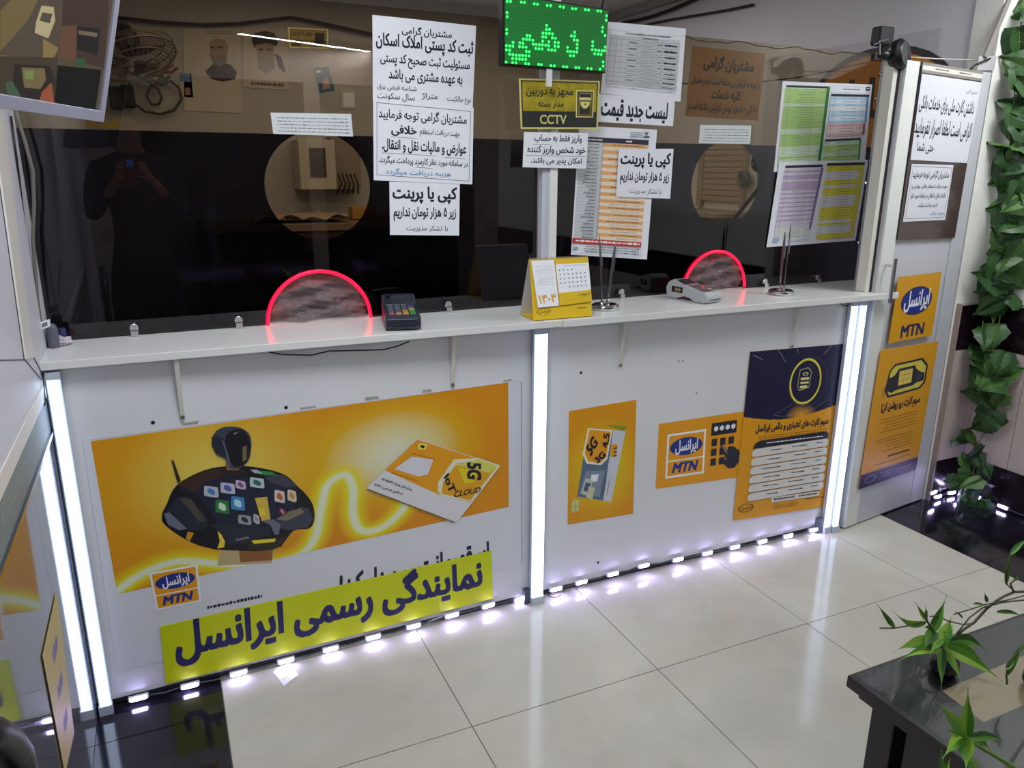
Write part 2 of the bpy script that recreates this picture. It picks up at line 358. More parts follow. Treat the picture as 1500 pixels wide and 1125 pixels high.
# wall tiles
for z0, z1, m in ((0, .197, DARKW), (.197, .748, BEIGEW), (.748, .96, DARKW)):
    b = MB(); b.bb(2.165, 2.381, .066, .075, z0+.0015, z1-.0015, m); b.build('tile', wj)
    y = .066
    for k in range(9):
        L = .21 if k == 0 else .60; b = MB(); b.bb(2.381, 2.39, y-L+.0015, y-.0015, z0+.0015, z1-.0015, m); b.build('tile', wr); y -= L
b = MB(); b.bb(2.158, 2.382, .060, .075, .96, .968, M('#b9aaa2', .4)); b.bb(2.375, 2.39, -4.6, .066, .96, .968, M('#b9aaa2', .4)); struct(b.build('trim_1'))
b = MB(); b.bb(2.148, 2.163, .055, .08, .2, .97, M('#a08d86', .4)); b.bb(2.148, 2.163, .055, .08, 0, .2, M('#8b7c80', .3)); struct(b.build('trim_2'))
# ------------------------------------------------------------------ left display cabinet and mirror glazing
MIRROR = M('#a9abb0', .045, .75, name='mirror_laminate')
cab = thing('wall_cabinet', 'white wall cabinet along the left edge above the mirrored panel', 'cabinet', (-1.46, -1, 1.0))
WC = M('#d3d3dc', .4, noise=.03, scale=4, name='cabinet_white')
b = MB(); b.bb(-1.4605, -1.455, -2.6, .235, 1.012, 2.6, WC); b.build('side_panel', cab)
b = MB(); b.bb(-1.4605, -1.452, -2.6, .235, .975, 1.012, M('#dcd9d2', .4)); b.build('edge_trim', cab)
b = MB(); P_LW2 = PL((-1.455, 0, 0), (1, 0, 0)); b.prism([P_LW2.at(*p) for p in ((-14, 170), (3, 170), (47, 524), (36, 526))], (.004, 0, 0), M('#dedbd4', .4)); b.build('edge_trim', cab)
b = MB()
for p0, p1 in (((-16, 170), (34.5, 526)), ((36, 527), (60, 556)), ((49, 524), (62, 549)), ((-20, 528), (36, 527))): b.tube([P_LW2.at(*p0)+V(.001, 0, 0), P_LW2.at(*p1)+V(.001, 0, 0)], .0012, M('#4a4648', .8), 4)
b.build('joint', cab)
mir = thing('mirrored_panel', 'mirrored white panel at the lower left reflecting the counter posters', 'panel', (-1.46, -1, 0))
b = MB(); b.bb(-1.4605, -1.456, -2.6, .01, .004, .878, MIRROR); b.build('panel', mir)
RIB = M('#8e9a9c', .35, .3, name='ribbed_metal')
b = MB(); b.bb(-1.4605, -1.457, -2.6, .01, .882, .972, RIB)
for k in range(14): b.bb(-1.457, -1.4555, -2.6, .01, .884+k*.0063, .8875+k*.0063, RIB)
b.build('ribbed_strip', mir)
b = MB(); b.bb(-1.4605, -1.450, -2.6, .01, .872, .882, CHROME); b.build('metal_edge', mir)
sheet('yellow_paper', 'yellow paper strip with purple writing', None, P_LW, ((57, 962), (78, 868), (104, 1075), (90, 1135)), [('s', .3, .1, .7, .9, 3, M('#7a70a0', .6), .5)], base=M('#b8a460', .5), off=.006, thick=.001, parent=mir)  # added sheet stands in for a yellow reflection in the mirrored panel
# ================================================================== the service counter
ctr = thing('service_counter', 'long white service counter with overhanging shelf under the dark glass', 'counter', (0, .2, 0))
def strip(x): return .012+(.030)*(x+1.46)/1.46 if x < 0 else .042-.014*x/1.46
def panel(x0, x1, m):
    b = MB(); y0, y1 = strip(x0), strip(x1); b.prism([V(x0, y0, .028), V(x1, y1, .028), V(x1, y1+.02, .028), V(x0, y0+.02, .028)], (0, 0, 1.017), m); return b
panel(-1.455, -.03, WHITE).build('front_panel', ctr); panel(-.026, 1.475, WHITE).build('front_panel', ctr)
b = MB(); b.prism([V(-1.455, .03, .001), V(0, .055, .001), V(1.475, .045, .001), V(1.475, .07, .001), V(-1.455, .07, .001)], (0, 0, .03), M('#3c3a46', .6)); b.build('plinth', ctr)
b = MB(); b.prism([V(-1.455, -.02, 1.047), V(.045, -.035, 1.047), V(.045, .33, 1.047), V(-1.455, .30, 1.047)], (0, 0, .022), SHELFM); b.build('shelf_board', ctr, bevel=.0015)
b = MB(); b.prism([V(.048, -.037, 1.045), V(1.61, -.045, 1.045), V(1.62, -.026, 1.045), V(1.50, -.02, 1.045), V(1.76, .33, 1.045), V(.048, .33, 1.045)], (0, 0, .024), SHELFM); b.build('shelf_board', ctr, bevel=.0015)
b = MB(); b.bb(-1.455, 1.47, .30, .34, .02, 1.045, M('#8a8580', .6)); b.build('back_board', ctr)
for x in (-1.136, -.322, .322, 1.127):
    b = MB(); y = strip(x); b.prism([V(x-.006, y, 1.045), V(x-.006, y-.035, 1.045), V(x-.006, y-.006, .872), V(x-.006, y, .872)], (.012, 0, 0), M('#d4d2ca', .35)); b.tube([V(x, y-.004, .872), V(x, y-.009, .872)], .006, M('#b8b8b8', .3, 1), 8); b.build('shelf_bracket', ctr)
for px in ((224, 619), (851, 546), (994, 529), (1000, 529), (419, 597), (876, 824), (1020, 576)):
    pl = P_PL if px[0] < 797 else P_PR; p = pl.at(*px); b = MB(); b.tube([p+V(0, -.0008, 0), p+V(0, .004, 0)], .0055 if px[0] < 900 else .003, M('#101014', .9), 10); b.build('screw_hole', ctr)
# peeling tape around the large poster
TAPE = M('#a9a6a0', .3, noise=.2, scale=60)
for q in (((267, 620), (291, 616), (290, 621), (268, 623)), ((440, 597), (463, 594), (463, 599), (438, 602)), ((535, 582), (553, 580), (557, 586), (534, 589)), ((619, 571), (632, 570), (632, 576), (618, 577)), ((737, 557), (750, 555), (749, 558), (737, 560))):
    sheet('tape_piece', None, None, P_PL, q, [], base=TAPE, off=.0005, thick=.0004, parent=ctr)
# thin black cable hanging below the shelf
b = MB(); b.tube([P_PL.at(*p)+V(0, -.012, 0) for p in ((392, 514), (412, 518), (455, 519), (480, 513), (520, 512), (560, 511), (580, 506), (598, 499))], .0022, BLK, 6)
tag(b.build('cable', smooth=True), 'thin black cable sagging below the shelf over the robot poster', 'cable')
b = MB(); b.tube([P_PR.at(*p)+V(0, -.012, 0) for p in ((1226, 443), (1232, 447), (1238, 447), (1247, 441))], .002, BLK, 6)
tag(b.build('cable', smooth=True), 'short looped cable under the shelf beside the right light strips', 'cable')
# ------------------------------------------------------------------ vertical light strips
LEDW = M('#cfe0ff', .4, emit=3.4, name='white_led'); ALU = M('#c4cddc', .35, .2, name='aluminium')
def tube_light(x, w, y, label, z1=1.04, z0=.03, lean=0):
    t = thing('light_strip', label, 'light', (x, y, 0), 'vertical light strips on the counter')
    b = MB(); b.bb(x-w/2-.004, x+w/2+.004, y, y+.016, 0.0, z1, ALU); b.build('channel', t)
    b = MB(); b.bb(x-w/2, x+w/2, y-.008, y-.0005, z0, z1-.02, LEDW); b.build('diffuser', t)
    b = MB(); b.bb(x-w/2-.005, x+w/2+.005, y-.012, y+.002, 0.0, z0, ALU); b.build('end_cap', t)
    b = MB(); b.bb(x-w/2-.005, x+w/2+.005, y-.012, y+.002, z1-.02, z1, ALU); b.build('end_cap', t); return t
tube_light(-1.432, .026, -.006, 'glowing white vertical light strip at the left end of the counter')
tube_light(-.010, .042, .012, 'glowing white vertical light strip in the middle of the counter')
tube_light(1.422, .026, .006, 'left of the two glowing light strips at the right end of the counter')
tube_light(1.462, .024, -.004, 'right of the two glowing light strips, beside the white door')
b = MB(); b.bb(-.058, -.035, .018, .036, .0, .06, M('#5a6068', .4, .6)); b.build('corner_plate', ctr)
b = MB(); b.bb(1.375, 1.400, .01, .03, .0, .07, M('#6a7078', .4, .6)); b.build('corner_plate', ctr)
# ------------------------------------------------------------------ strings of small light modules on the floor
LEDM = M('#c6b8ff', .4, emit=95, name='module_led'); MODC = M('#c9c8d8', .3, name='module_housing')
def module(par, p, d, tilt=0):
    R = Matrix(((d.x, -d.y, 0), (d.y, d.x, 0), (0, 0, 1)))
    b = MB(); b.box(p, (.056, .010, .017), MODC, R); o = b.build('light_module', par, bevel=.003)
    b = MB(); b.box(p+R @ V(0, -.0055, 0), (.040, .004, .011), LEDM, R); b.build('lens', o)
    return o
def string(label, pts, sag=.008):
    t = thing('light_string', label, 'light', (pts[0].x, pts[0].y, 0))
    cp = []
    for i, p in enumerate(pts):
        q = pts[i+1] if i+1 < len(pts) else p; o = pts[i-1] if i else p; d = (q-o); d.z = 0; d.normalize()
        module(t, p, d); cp.append(p+V(0, .004, 0))
        if i+1 < len(pts): cp.append((p+q)/2+V(0, .004, -sag))
    b = MB(); b.tube(cp, .0028, M('#4a4858', .5), 6); b.build('cable', t, smooth=True); return t
lp = [P_PL.at(*p) for p in ((203, 1018), (278, 1000), (349, 982), (418, 964), (483, 947), (545, 930), (604, 914), (660, 898), (713, 884))]
lp = [V(p.x, p.y-.012, max(p.z, .016)) for p in lp]; e = P_FL.at(761, 881); lp.append(V(e.x, e.y, .014))
string('string of lit white light modules along the floor below the yellow banner', lp)
lp = [P_PR.at(*p) for p in ((812, 860), (849, 850), (895, 838), (940, 826), (990, 817), (1033, 808), (1073, 799), (1113, 791), (1151, 783), (1188, 774))]
string('string of lit white light modules along the floor below the small yellow posters', [V(p.x, p.y-.012, max(p.z, .016)) for p in lp])
string('string of lit light modules on the dark floor tiles in the right corner', [V(2.150, .040, .05), V(2.195, .045, .018), V(2.30, .05, .018), V(2.345, .03, .05), V(2.372, -.03, .018), V(2.374, -.165, .018), V(2.374, -.31, .018)], .004)
b = MB(); c = P_FL.at(815, 872); b.tube([c+V(.035*math.cos(a), .02*math.sin(a), .004+.006*math.sin(a*1.5)**2) for a in [k*.5 for k in range(11)]], .0018, BLK, 6)
tag(b.build('cable', smooth=True), 'small loop of black wire on the floor beside the middle light strip', 'cable')
b = MB(); b.tube([V(-1.448, -.02, 1.045), V(-1.452, -.03, 1.0), V(-1.45, -.05, .975), V(-1.452, -.07, .97)], .002, BLK, 6)
tag(b.build('cable', smooth=True), 'short black wire at the top of the left light strip', 'cable')
# ================================================================== glass partition on the shelf
GL = thing('glass_partition', 'brown tinted glass partition with dark lower film standing on the counter shelf', 'partition', (0, .27, SH))
BROWN = glassmat('brown_glass', (.70, .645, .545), .03); FILM = glassmat('dark_film', (.25, .25, .34), .05)
ga = V(-1.46, .245, 0); gd = (V(1.75, .305, 0)-ga).normalized(); gn = V(gd.y, -gd.x, 0)
def G(x, z, off=0): return ga+gd*((x+1.46)/gd.x)+V(0, 0, z)+gn*off
def arc(cx, cz, rx, rz, a0, a1, n): return [(cx+rx*math.cos(a0+(a1-a0)*k/n), cz+rz*math.sin(a0+(a1-a0)*k/n)) for k in range(n+1)]
PI = math.pi
for x0, x1, ac, ah, hc, hr in ((-1.455, .098, -.692, .166, -.671, .163), (.165, 1.742, .925, .160, .944, .168)):
    notch = arc(ac, SH, ah, .162, PI, 0, 24)
    out = [(x0, SH)]+notch+[(x1, SH), (x1, 2.027), (x0, 2.027)]
    b = MB(); b.prism([G(x, z) for x, z in out], -gn*.004, BROWN); b.build('glass_pane', GL)
    za = math.asin((1.648-1.495)/hr); hole = arc(hc, 1.495, hr, hr, za, -PI-za, 40)
    out = [(x0, SH)]+notch+[(x1, SH), (x1, 1.648)]+hole+[(x0, 1.648)]
    b = MB(); b.prism([G(x, z, .0005) for x, z in out], gn*.0004, FILM); b.build('dark_film', GL)
for px in ((198, 490), (350, 480), (655, 457), (907, 440), (1117, 418), (1194, 412)):
    p = P_GL.at(*px); c = G(p.x, 1.095)
    b = MB(); R = Matrix.Rotation(PI/2, 3, 'X')
    b.lathe([(.0, .0), (.011, .0), (.013, .002), (.013, .014), (.011, .017), (0, .017)], c, CHROME, 20, R); b.bb(c.x-.010, c.x+.010, c.y-.026, c.y-.001, SH, 1.088, CHROME); b.build('clamp', GL, smooth=False, bevel=.002)
for x, z in ((1.735, 1.85), (1.735, 1.5), (1.735, 1.24), (1.74, 1.95)):
    b = MB(); c = G(x, z, .0005); b.lathe([(0, 0), (.008, 0), (.008, .006), (.006, .009), (0, .009)], c, CHROME, 14, Matrix.Rotation(PI/2, 3, 'X')); b.build('glass_stud', GL)
b = MB(); b.bb(.100, .152, .240, .268, SH, 2.20, M('#c9cdd4', .4)); b.build('post', GL)
b = MB(); b.bb(.128, .156, .232, .2395, SH, 2.20, M('#e6e6e2', .4)); b.build('post_cover', GL)
b = MB(); b.prism([V(1.745, .31, 0), V(1.765, .31, 0), V(1.74, .03, 0), V(1.70, .03, 0)], (0, 0, 1), M('#b9bcc4', .45, noise=.05)); 
b.v = [(x, y, SH if z == 0 else (2.02 if y > .2 else 1.93)) for x, y, z in b.v]; b.build('end_panel', GL)
# torn film strip along the top
b = MB(); b.tube([G(x, 2.018+.006*math.sin(x*21)+.004*math.sin(x*47), .002) for x in [i*.05+.2 for i in range(29)]], .0015, M('#3a2c22', .7), 4); b.build('film_tear', GL)
# neon arches and crumpled plastic sheets
NEON = M('#ff0426', .4, emit=4.5, name='red_neon')
SHEETM = bpy.data.materials.new('crumpled_plastic'); SHEETM.use_nodes = True; nt = SHEETM.node_tree; pb = nt.nodes['Principled BSDF']
pb.inputs['Base Color'].default_value = (.22, .18, .19, 1); pb.inputs['Roughness'].default_value = .18; pb.inputs['Alpha'].default_value = .62; pb.inputs['Specular IOR Level'].default_value = 1
tcn = nt.nodes.new('ShaderNodeTexCoord'); nn = nt.nodes.new('ShaderNodeTexNoise'); nn.inputs['Scale'].default_value = 28; nn.inputs['Detail'].default_value = 6; nn.inputs['Distortion'].default_value = 2.5
nt.links.new(tcn.outputs['Object'], nn.inputs['Vector']); bn = nt.nodes.new('ShaderNodeBump'); bn.inputs['Strength'].default_value = .9; bn.inputs['Distance'].default_value = .02
nt.links.new(nn.outputs['Fac'], bn.inputs['Height']); nt.links.new(bn.outputs['Normal'], pb.inputs['Normal'])
for cx, rx, lab, side in ((-.692, .166, 'left', 'black card terminal'), (.925, .160, 'right', 'grey card terminal')):
    t = thing('neon_tube', 'glowing red neon arch around the %s glass opening beside the %s' % (lab, side), 'light', G(cx, SH))
    b = MB(); b.tube([G(x, z, .006) for x, z in arc(cx, SH, rx, .162, PI, 0 if lab == 'left' else .05, 40)], .0052, NEON, 10); b.build('glowing_tube', t, smooth=True)
    for a in (.5, 1.2, 1.9, 2.6): b = MB(); b.box(G(cx+rx*math.cos(a), SH+.162*math.sin(a), .004), (.010, .006, .014), M('#801020', .4)); b.build('tube_clip', t)
    rnd = random.Random(lab); nx, ny = 46, 24; vs = []
    for j in range(ny+1):
        for i in range(nx+1):
            u = i/nx*2-1; z = j/ny; hw = rx*.97*math.sqrt(max(0.0, 1-(z*.98)**2))
            x = cx+u*hw; d = .012*math.sin(x*40+z*7)+.010*math.sin(x*23-z*19)+.012*abs(math.sin(x*31+z*25))+rnd.uniform(-.002, .002)
            vs.append(G(x, SH+.004+z*.155, -.012+d*.8-.006))
    b = MB(); b.add(vs, [(j*(nx+1)+i, j*(nx+1)+i+1, (j+1)*(nx+1)+i+1, (j+1)*(nx+1)+i) for j in range(ny) for i in range(nx)], SHEETM)
    o = b.build('plastic_sheet', smooth=True); o.modifiers.new('thickness', 'SOLIDIFY').thickness = .0004
    tag(o, 'crumpled clear plastic sheet filling the %s red-lit glass opening' % lab, 'plastic sheet')
#==PART3==
# ================================================================== notices on the glass
BLUEI = M('#3a7fae', .8); YEL = M('#e0c200', .5, name='yellow_print'); NAVY = M('#1d1c5a', .6, name='navy_ink'); ORG = M('#e09a14', .45, name='orange_print'); GREYI = M('#75767c', .8, name='grey_ink'); LGI = M('#a4a6ac', .8)
BLUE = M('#1f2f86', .5); WHT = M('#e8e9ee', .6); RED = M('#c22c28', .5); PEN = M('#3c3c44', .8)
N1 = 'مشتریان گرامی'
sheet('notice', 'tall printed notice, topmost of the three sheets stuck on the left glass', 'notice', P_GL, ((545, 22), (697, 38), (692, 158), (546, 147)), [
    ('t', N1, .27, .085, .76, .20, INK, .012), ('t', 'ثبت کد پستی املاک اسکان', .03, .19, .98, .40, INK, .02), ('t', 'مسئولیت ثبت صحیح کد پستی', .07, .42, .95, .59, INK, .012),
    ('t', 'به عهده مشتری می باشد', .15, .60, .88, .76, INK, .012), ('t', 'شناسه قبض برق', .04, .79, .42, .87, PEN, 0), ('t', 'نوع مالکیت', .73, .87, .98, .97, PEN, 0), ('t', 'متراژ', .47, .86, .63, .95, PEN, 0), ('t', 'سال سکونت', .04, .89, .40, .99, PEN, 0)], curl=.0015)
sheet('notice', 'boxed printed notice with a line of blue handwriting, middle sheet on the left glass', 'notice', P_GL, ((546, 145), (693, 158), (691, 270), (547, 264)), [
    ('l', [(.035, .04), (.97, .05), (.965, .96), (.03, .93)], .0016, INK, 1),
    ('t', 'مشتریان گرامی توجه فرمایید', .05, .09, .93, .25, INK, .01), ('t', 'جهت دریافت استعلام', .45, .31, .86, .42, INK, .004), ('t', 'خلافی', .17, .29, .42, .43, INK, .022), ('l', [(.17, .445), (.42, .445)], .001, INK),
    ('t', 'عوارض و مالیات نقل و انتقال.', .08, .47, .93, .64, INK, .018), ('l', [(.08, .65), (.62, .65)], .001, INK), ('l', [(.70, .66), (.92, .67)], .001, INK),
    ('t', 'در سامانه مورد نظر کارمزد پرداخت میگردد.', .05, .68, .95, .80, INK, .008), ('l', [(.42, .81), (.58, .815)], .001, INK), ('t', 'هزینه دریافت میگردد', .11, .835, .77, .93, BLUEI, 0)], off=.0034)
def copy_notice(label, px, off):
    return sheet('notice', label, 'notice', P_GL, px, [('t', 'کپی یا پرینت', .04, .08, .96, .40, INK, .028), ('t', 'زیر ۵ هزار تومان نداریم', .05, .46, .95, .74, INK, .02), ('t', 'با تشکر مدیریت', .23, .81, .83, .94, INK, .0)], off=off, group='matching copy and print notices')
copy_notice('square white copying notice, lowest sheet on the left glass', ((570, 266), (673, 268), (672, 345), (571, 344)), .002)
copy_notice('square white copying notice overlapping the tall orange price list', ((905, 218), (985, 218), (980, 291), (901, 288)), .0062)
sheet('notice', 'white three-line deposit notice right below the yellow camera sign', 'notice', P_GL, ((758, 194), (851, 196), (848, 247), (756, 245)), [
    ('t', 'واریز فقط به حساب', .16, .06, .90, .30, INK, .014), ('l', [(.14, .34), (.40, .34)], .001, INK), ('t', 'خود شخص واریز کننده', .06, .37, .97, .63, INK, .014), ('l', [(.04, .655), (.98, .66)], .0012, INK), ('t', 'امکان پذیر می باشد.', .12, .70, .92, .93, INK, .012)], off=.05)
SIL = M('#1c211c', .5); SIGNY = M('#b9a72e', .28, .35, noise=.35, scale=25, name='brass_yellow'); GOLD = M('#e4dc8a', .3, .3)
sheet('camera_sign', 'yellow and black surveillance camera sign below the green display', 'sign', P_GL, ((749, 117), (866, 121), (863, 190), (752, 190)), [
    ('r', .02, .035, .98, .965, SIL), ('r', .035, .06, .965, .94, SIGNY), ('r', .035, .64, .965, .94, SIL),
    ('t', 'مجهز به دوربین', .08, .17, .66, .36, SIL, .016), ('t', 'مدار بسته', .22, .42, .54, .59, SIL, .016), ('t', 'CCTV', .24, .71, .58, .90, GOLD, .01),
    ('r', .70, .20, .93, .76, GOLD), ('r', .715, .225, .915, .735, SIL), ('r', .735, .25, .90, .715, SIGNY), ('r', .745, .27, .89, .70, SIL), ('r', .745, .345, .89, .405, GOLD), ('p', [(.755, .43), (.88, .43), (.875, .50), (.845, .56), (.815, .58), (.785, .56), (.76, .50)], GOLD), ('e', .82, .485, .012, .02, SIL)], base=GOLD, off=.056, thick=.002)
# black and white table
it = [('r', .04, .17, .93, .86, M('#c6c9cc', .7))]
ys = [.22, .30, .39, .46, .54, .62, .68, .74, .81, .86]
for yv in ys: it.append(('l', [(.04, yv), (.93, yv)], .0008, GREYI))
for xv in (.04, .13, .19, .27, .40, .64, .71, .93): it.append(('l', [(xv, .20), (xv, .86)], .0008, GREYI))
for yv, y2 in zip(ys, ys[1:]):
    it += [('s', .73, yv+.015, .90, y2-.02, 1, INK, .7, .9), ('s', .42, yv+.008, .62, y2-.008, 2, LGI, .4, .9), ('s', .28, yv+.02, .38, y2-.025, 1, GREYI, .6, .9), ('s', .645, yv+.02, .70, y2-.025, 1, GREYI, .6, .6)]
it += [('s', .2, .12, .8, .155, 1, GREYI, .6, .95), ('s', .42, .17, .65, .20, 1, GREYI, .6, .9), ('s', .05, .875, .93, .90, 1, LGI, .5)]
sheet('notice', 'grey table printed on white paper right of the green display', 'notice', P_GL, ((890, 32), (1004, 42), (996, 149), (879, 137)), it)
sheet('notice', 'wide white strip with large black heading above the tall orange price list', 'notice', P_GL, ((866, 137), (987, 147), (984, 185), (864, 178)), [
    ('t', 'لیست جدید قیمت', .11, .12, .92, .92, INK, .028), ('r', .0, .22, .025, .60, INK)], off=.0062)
# tall price list with orange rows
it = [('r', .02, .08, .90, .118, M('#26263c', .6)), ('s', .60, .09, .68, .11, 1, WHT, .8, .9), ('s', .12, .09, .30, .11, 1, WHT, .8, .9)]
OR1 = M('#e0a86c', .6); OR2 = M('#e8d8c0', .6); GRC = M('#c8cdd0', .6)
it.append(('r', .02, .12, .31, .865, GRC)); n = 28
for k in range(n):
    a = .12+.745*k/n; b2 = .12+.745*(k+1)/n
    it.append(('r', .31, a, .90, b2, OR1 if k % 2 == 0 else OR2)); it.append(('s', .38, a+.006, .84, b2-.006, 1, M('#8a6848', .7) if k % 2 == 0 else LGI, .8, .5)); it.append(('s', .08, a+.007, .26, b2-.006, 1, GREYI, .8, .4)); it.append(('l', [(.02, b2), (.31, b2)], .0006, GREYI))
it += [('l', [(.31, .12), (.31, .865)], .0008, GREYI), ('r', .0, .865, .90, .905, RED), ('s', .02, .873, .88, .897, 1, WHT, .8, .95), ('s', .14, .915, .88, .975, 3, GREYI, .5, .8), ('l', [(.02, .91), (.9, .91), (.9, .985), (.02, .985)], .0008, GREYI, 1), ('e', .05, .945, .03, .014, M('#8fa9bd', .6)),
       ('s', .62, .025, .80, .07, 3, GREYI, .5, .8), ('l', [(.30, .01), (.30, .078)], .0008, LGI)]
for a in (-.5, -.2, .2, .5): it.append(('l', [(.855, .045), (.855+a*.06, .02)], .0022, INK))
it.append(('s', .81, .05, .90, .068, 1, INK, .9, .9))
sheet('price_list', 'tall price list with orange rows and a red band near its foot', 'notice', P_GL, ((848, 184), (962, 190), (947, 380), (836, 373)), it, off=.0012, layer=.00003)
STR = M('#cdd3d3', .7)
sheet('notice', 'small white strip of fine print on the left glass above the round opening', 'notice', P_GL, ((396, 165), (514, 167), (517, 200), (400, 196)), [('s', .06, .16, .95, .94, 5, GREYI, .35, .97)], base=STR)
sheet('notice', 'small white strip of fine print below the brown notice on the right glass', 'notice', P_GL, ((1025, 183), (1100, 184), (1098, 211), (1023, 210)), [('s', .06, .16, .95, .94, 5, GREYI, .35, .97)], base=STR)
BI = M('#0c0604', .8); BP = M('#d0a878', .75, name='tinted_paper')  # white paper: tint of the brown glass is put into its colour
gback = PL(P_GL.p-P_GL.n*.006, P_GL.n)
sheet('notice', 'brown notice with black writing seen through the right tinted glass', 'notice', gback, ((1014, 67), (1121, 79), (1110, 177), (1003, 170)), [
    ('t', 'مشتریان گرامی', .17, .10, .86, .33, BI, .032), ('t', 'با توجه به افزایش بی سابقه قیمت لوازم مصرفی', .03, .41, .97, .57, BI, .022), ('t', 'کلیه خدمات', .32, .58, .72, .75, BI, .03), ('t', '۱۰۰۰ الی ۵۰۰۰ هزار تومان افزایش داشته است', .03, .78, .97, .93, BI, .024)], base=BP, off=0)
# coloured charts
def rows(u0, u1, v0, v1, cols):
    out = []; n = len(cols)
    for k, c in enumerate(cols):
        a = v0+(v1-v0)*k/n; b2 = v0+(v1-v0)*(k+1)/n
        out.append(('r', u0, a, u1, b2, M(c, .6))); out.append(('s', u0+(u1-u0)*.28, a+.002, u0+(u1-u0)*.72, b2-.002, 1, GREYI, .30, .6)); out.append(('s', u0+.01, a+.003, u0+(u1-u0)*.14, b2-.003, 1, GREYI, .3, .3))
        if k % 3 == 1: out.append(('s', u0+(u1-u0)*.8, a+.002, u1-.02, b2-.002, 1, GREYI, .3, .4))
    return out
g1, g2 = '#a9cc7c', '#c9dcc0'; p1, p2 = '#bda9c6', '#d8d4de'; y1, y2 = '#e0d448', '#dcdce0'; b1, b2_ = '#b4cde0', '#d2dfe6'
it = [('r', .04, .04, .51, .065, M('#20302a', .6))]+rows(.03, .49, .07, .95, [g1]*6+[g2]+[g1]*3+[g1]*6+[g2]*2+[g1]*5+[g2]*2+[g2, g2, g1, g2, g2, g1])
it += [('p', [(.485, .04), (.515, .04), (.485, .97), (.455, .97)], M('#2c7a3c', .5)), ('s', .66, .055, .86, .075, 1, GREYI, .7, .95), ('l', [(.54, .03), (.98, .035), (.975, .11), (.53, .105)], .0008, LGI, 1), ('r', .93, .03, .975, .075, INK), ('r', .94, .045, .965, .06, PAPER), ('r', .535, .125, .975, .15, M('#20283a', .6))]
it += rows(.53, .95, .155, .48, [b1, b2_, b1, '#e0dcd8', b1, b1, b2_, b1]) + rows(.52, .93, .48, .63, ['#e0b4b0', '#e4c8c4', '#dcd0d0', '#e0b4b0'])
it += [('r', .51, .66, .92, .685, M('#303a28', .6))]+rows(.50, .91, .69, .95, [g2, g1, g1, g2, g1, g1])+[('r', .945, .155, .965, .47, M('#5a8fc0', .5)), ('r', .93, .48, .955, .62, M('#b04a48', .5)), ('r', .905, .69, .925, .95, M('#3c8a4c', .5))]
sheet('price_list', 'upper coloured chart with green and pale blue columns on the right glass', 'notice', P_GL, ((1146, 119), (1277, 124), (1266, 240), (1133, 252)), it, off=.001, layer=.00002)
it = [('r', .07, .045, .48, .075, M('#2a2438', .6))]+rows(.06, .46, .08, .78, [p2, p1, p2, p1, p1, p2, p1, p1, p1, p1]+[p2, p1]*7+['#d0ccd6']*3)+rows(.06, .44, .78, .90, ['#d8dad8']*5)
it += [('p', [(.46, .08), (.49, .08), (.45, .82), (.43, .82)], M('#8a6a9c', .5)), ('r', .52, .03, .96, .06, M('#30301c', .6))]+rows(.52, .95, .065, .95, [y1, y1, y2, y2, y2, y1, y1, y2, y1, y1, y1, y2, y2, y2, y2, y1, y1, y1, y1, y1, y2, y1, y2, y2, y2, y1, y1])+[('r', .91, .065, .955, .93, M('#e0d448', .6)), ('e', .08, .92, .035, .03, M('#9ab8cc', .6)), ('s', .2, .92, .45, .97, 2, LGI, .4, .9)]
sheet('price_list', 'lower coloured chart with purple and yellow columns on the right glass', 'notice', P_GL, ((1140, 237), (1270, 234), (1251, 352), (1121, 362)), it, off=.0062, layer=.00002)
# ================================================================== posters on the counter front
def swoosh_pts():
    return [(168, 868), (205, 842), (260, 822), (330, 826), (395, 826), (440, 812), (462, 785), (470, 745), (480, 710), (505, 695), (517, 715), (517, 755), (530, 777), (560, 772), (590, 745), (600, 715)]
def smooth(P, n=6):
    P = [np.array(p, float) for p in P]; Q = [P[0]]+P+[P[-1]]; out = []
    for i in range(1, len(Q)-2):
        a, b, c, d = Q[i-1:i+3]
        for k in range(n): t = k/n; out.append(.5*(2*b+(c-a)*t+(2*a-5*b+4*c-d)*t*t+(3*b-a-3*c+d)*t**3))
    return out+[P[-1]]
def main_bg(U, Vv, uv):
    sp = np.array([uv(*p) for p in smooth(swoosh_pts())]); W, H = 1.30, .62
    x, y = U*W, Vv*H; d = np.full(U.shape, 9.0)
    P = []
    for i in range(len(sp)-1):
        a, b = sp[i]*[W, H], sp[i+1]*[W, H]; ab = b-a; t = np.clip(((x-a[0])*ab[0]+(y-a[1])*ab[1])/(ab@ab), 0, 1)
        d = np.minimum(d, np.hypot(x-a[0]-t*ab[0], y-a[1]-t*ab[1]))
    c0 = uv(320, 700); c1 = uv(578, 665); or1 = L3('#d4850c'); or2 = L3('#d89a10'); yl = L3('#e6d21c'); pw = L3('#dcdcc0')
    col = or1[None]*(1-U[:, None]*.3)+or2[None]*(U[:, None]*.3)
    def mixin(col, c, w): w = np.clip(w, 0, 1)[:, None]; return col*(1-w)+c[None]*w
    r0 = np.hypot(x-c0[0]*W, (y-c0[1]*H)); col = mixin(col, L3('#dcae18'), 1.15-r0/.42); col = mixin(col, L3('#dccc60'), .95-r0/.30)
    r1 = np.hypot(x-c1[0]*W, (y-c1[1]*H)*1.2); col = mixin(col, L3('#dcc418'), 1.2-r1/.30); col = mixin(col, pw, 1.2-r1/.20)
    col = mixin(col, yl, 1.3-d/.045); col = mixin(col, L3('#d3e024'), 1.2-d/.026); col = mixin(col, L3('#dfe4cc'), 1.5-d/.012)
    return col
pst = [('*p', [(133, 646), (744, 560), (745, 742), (172, 870)], M('#d4850c', .4))]
pst = []
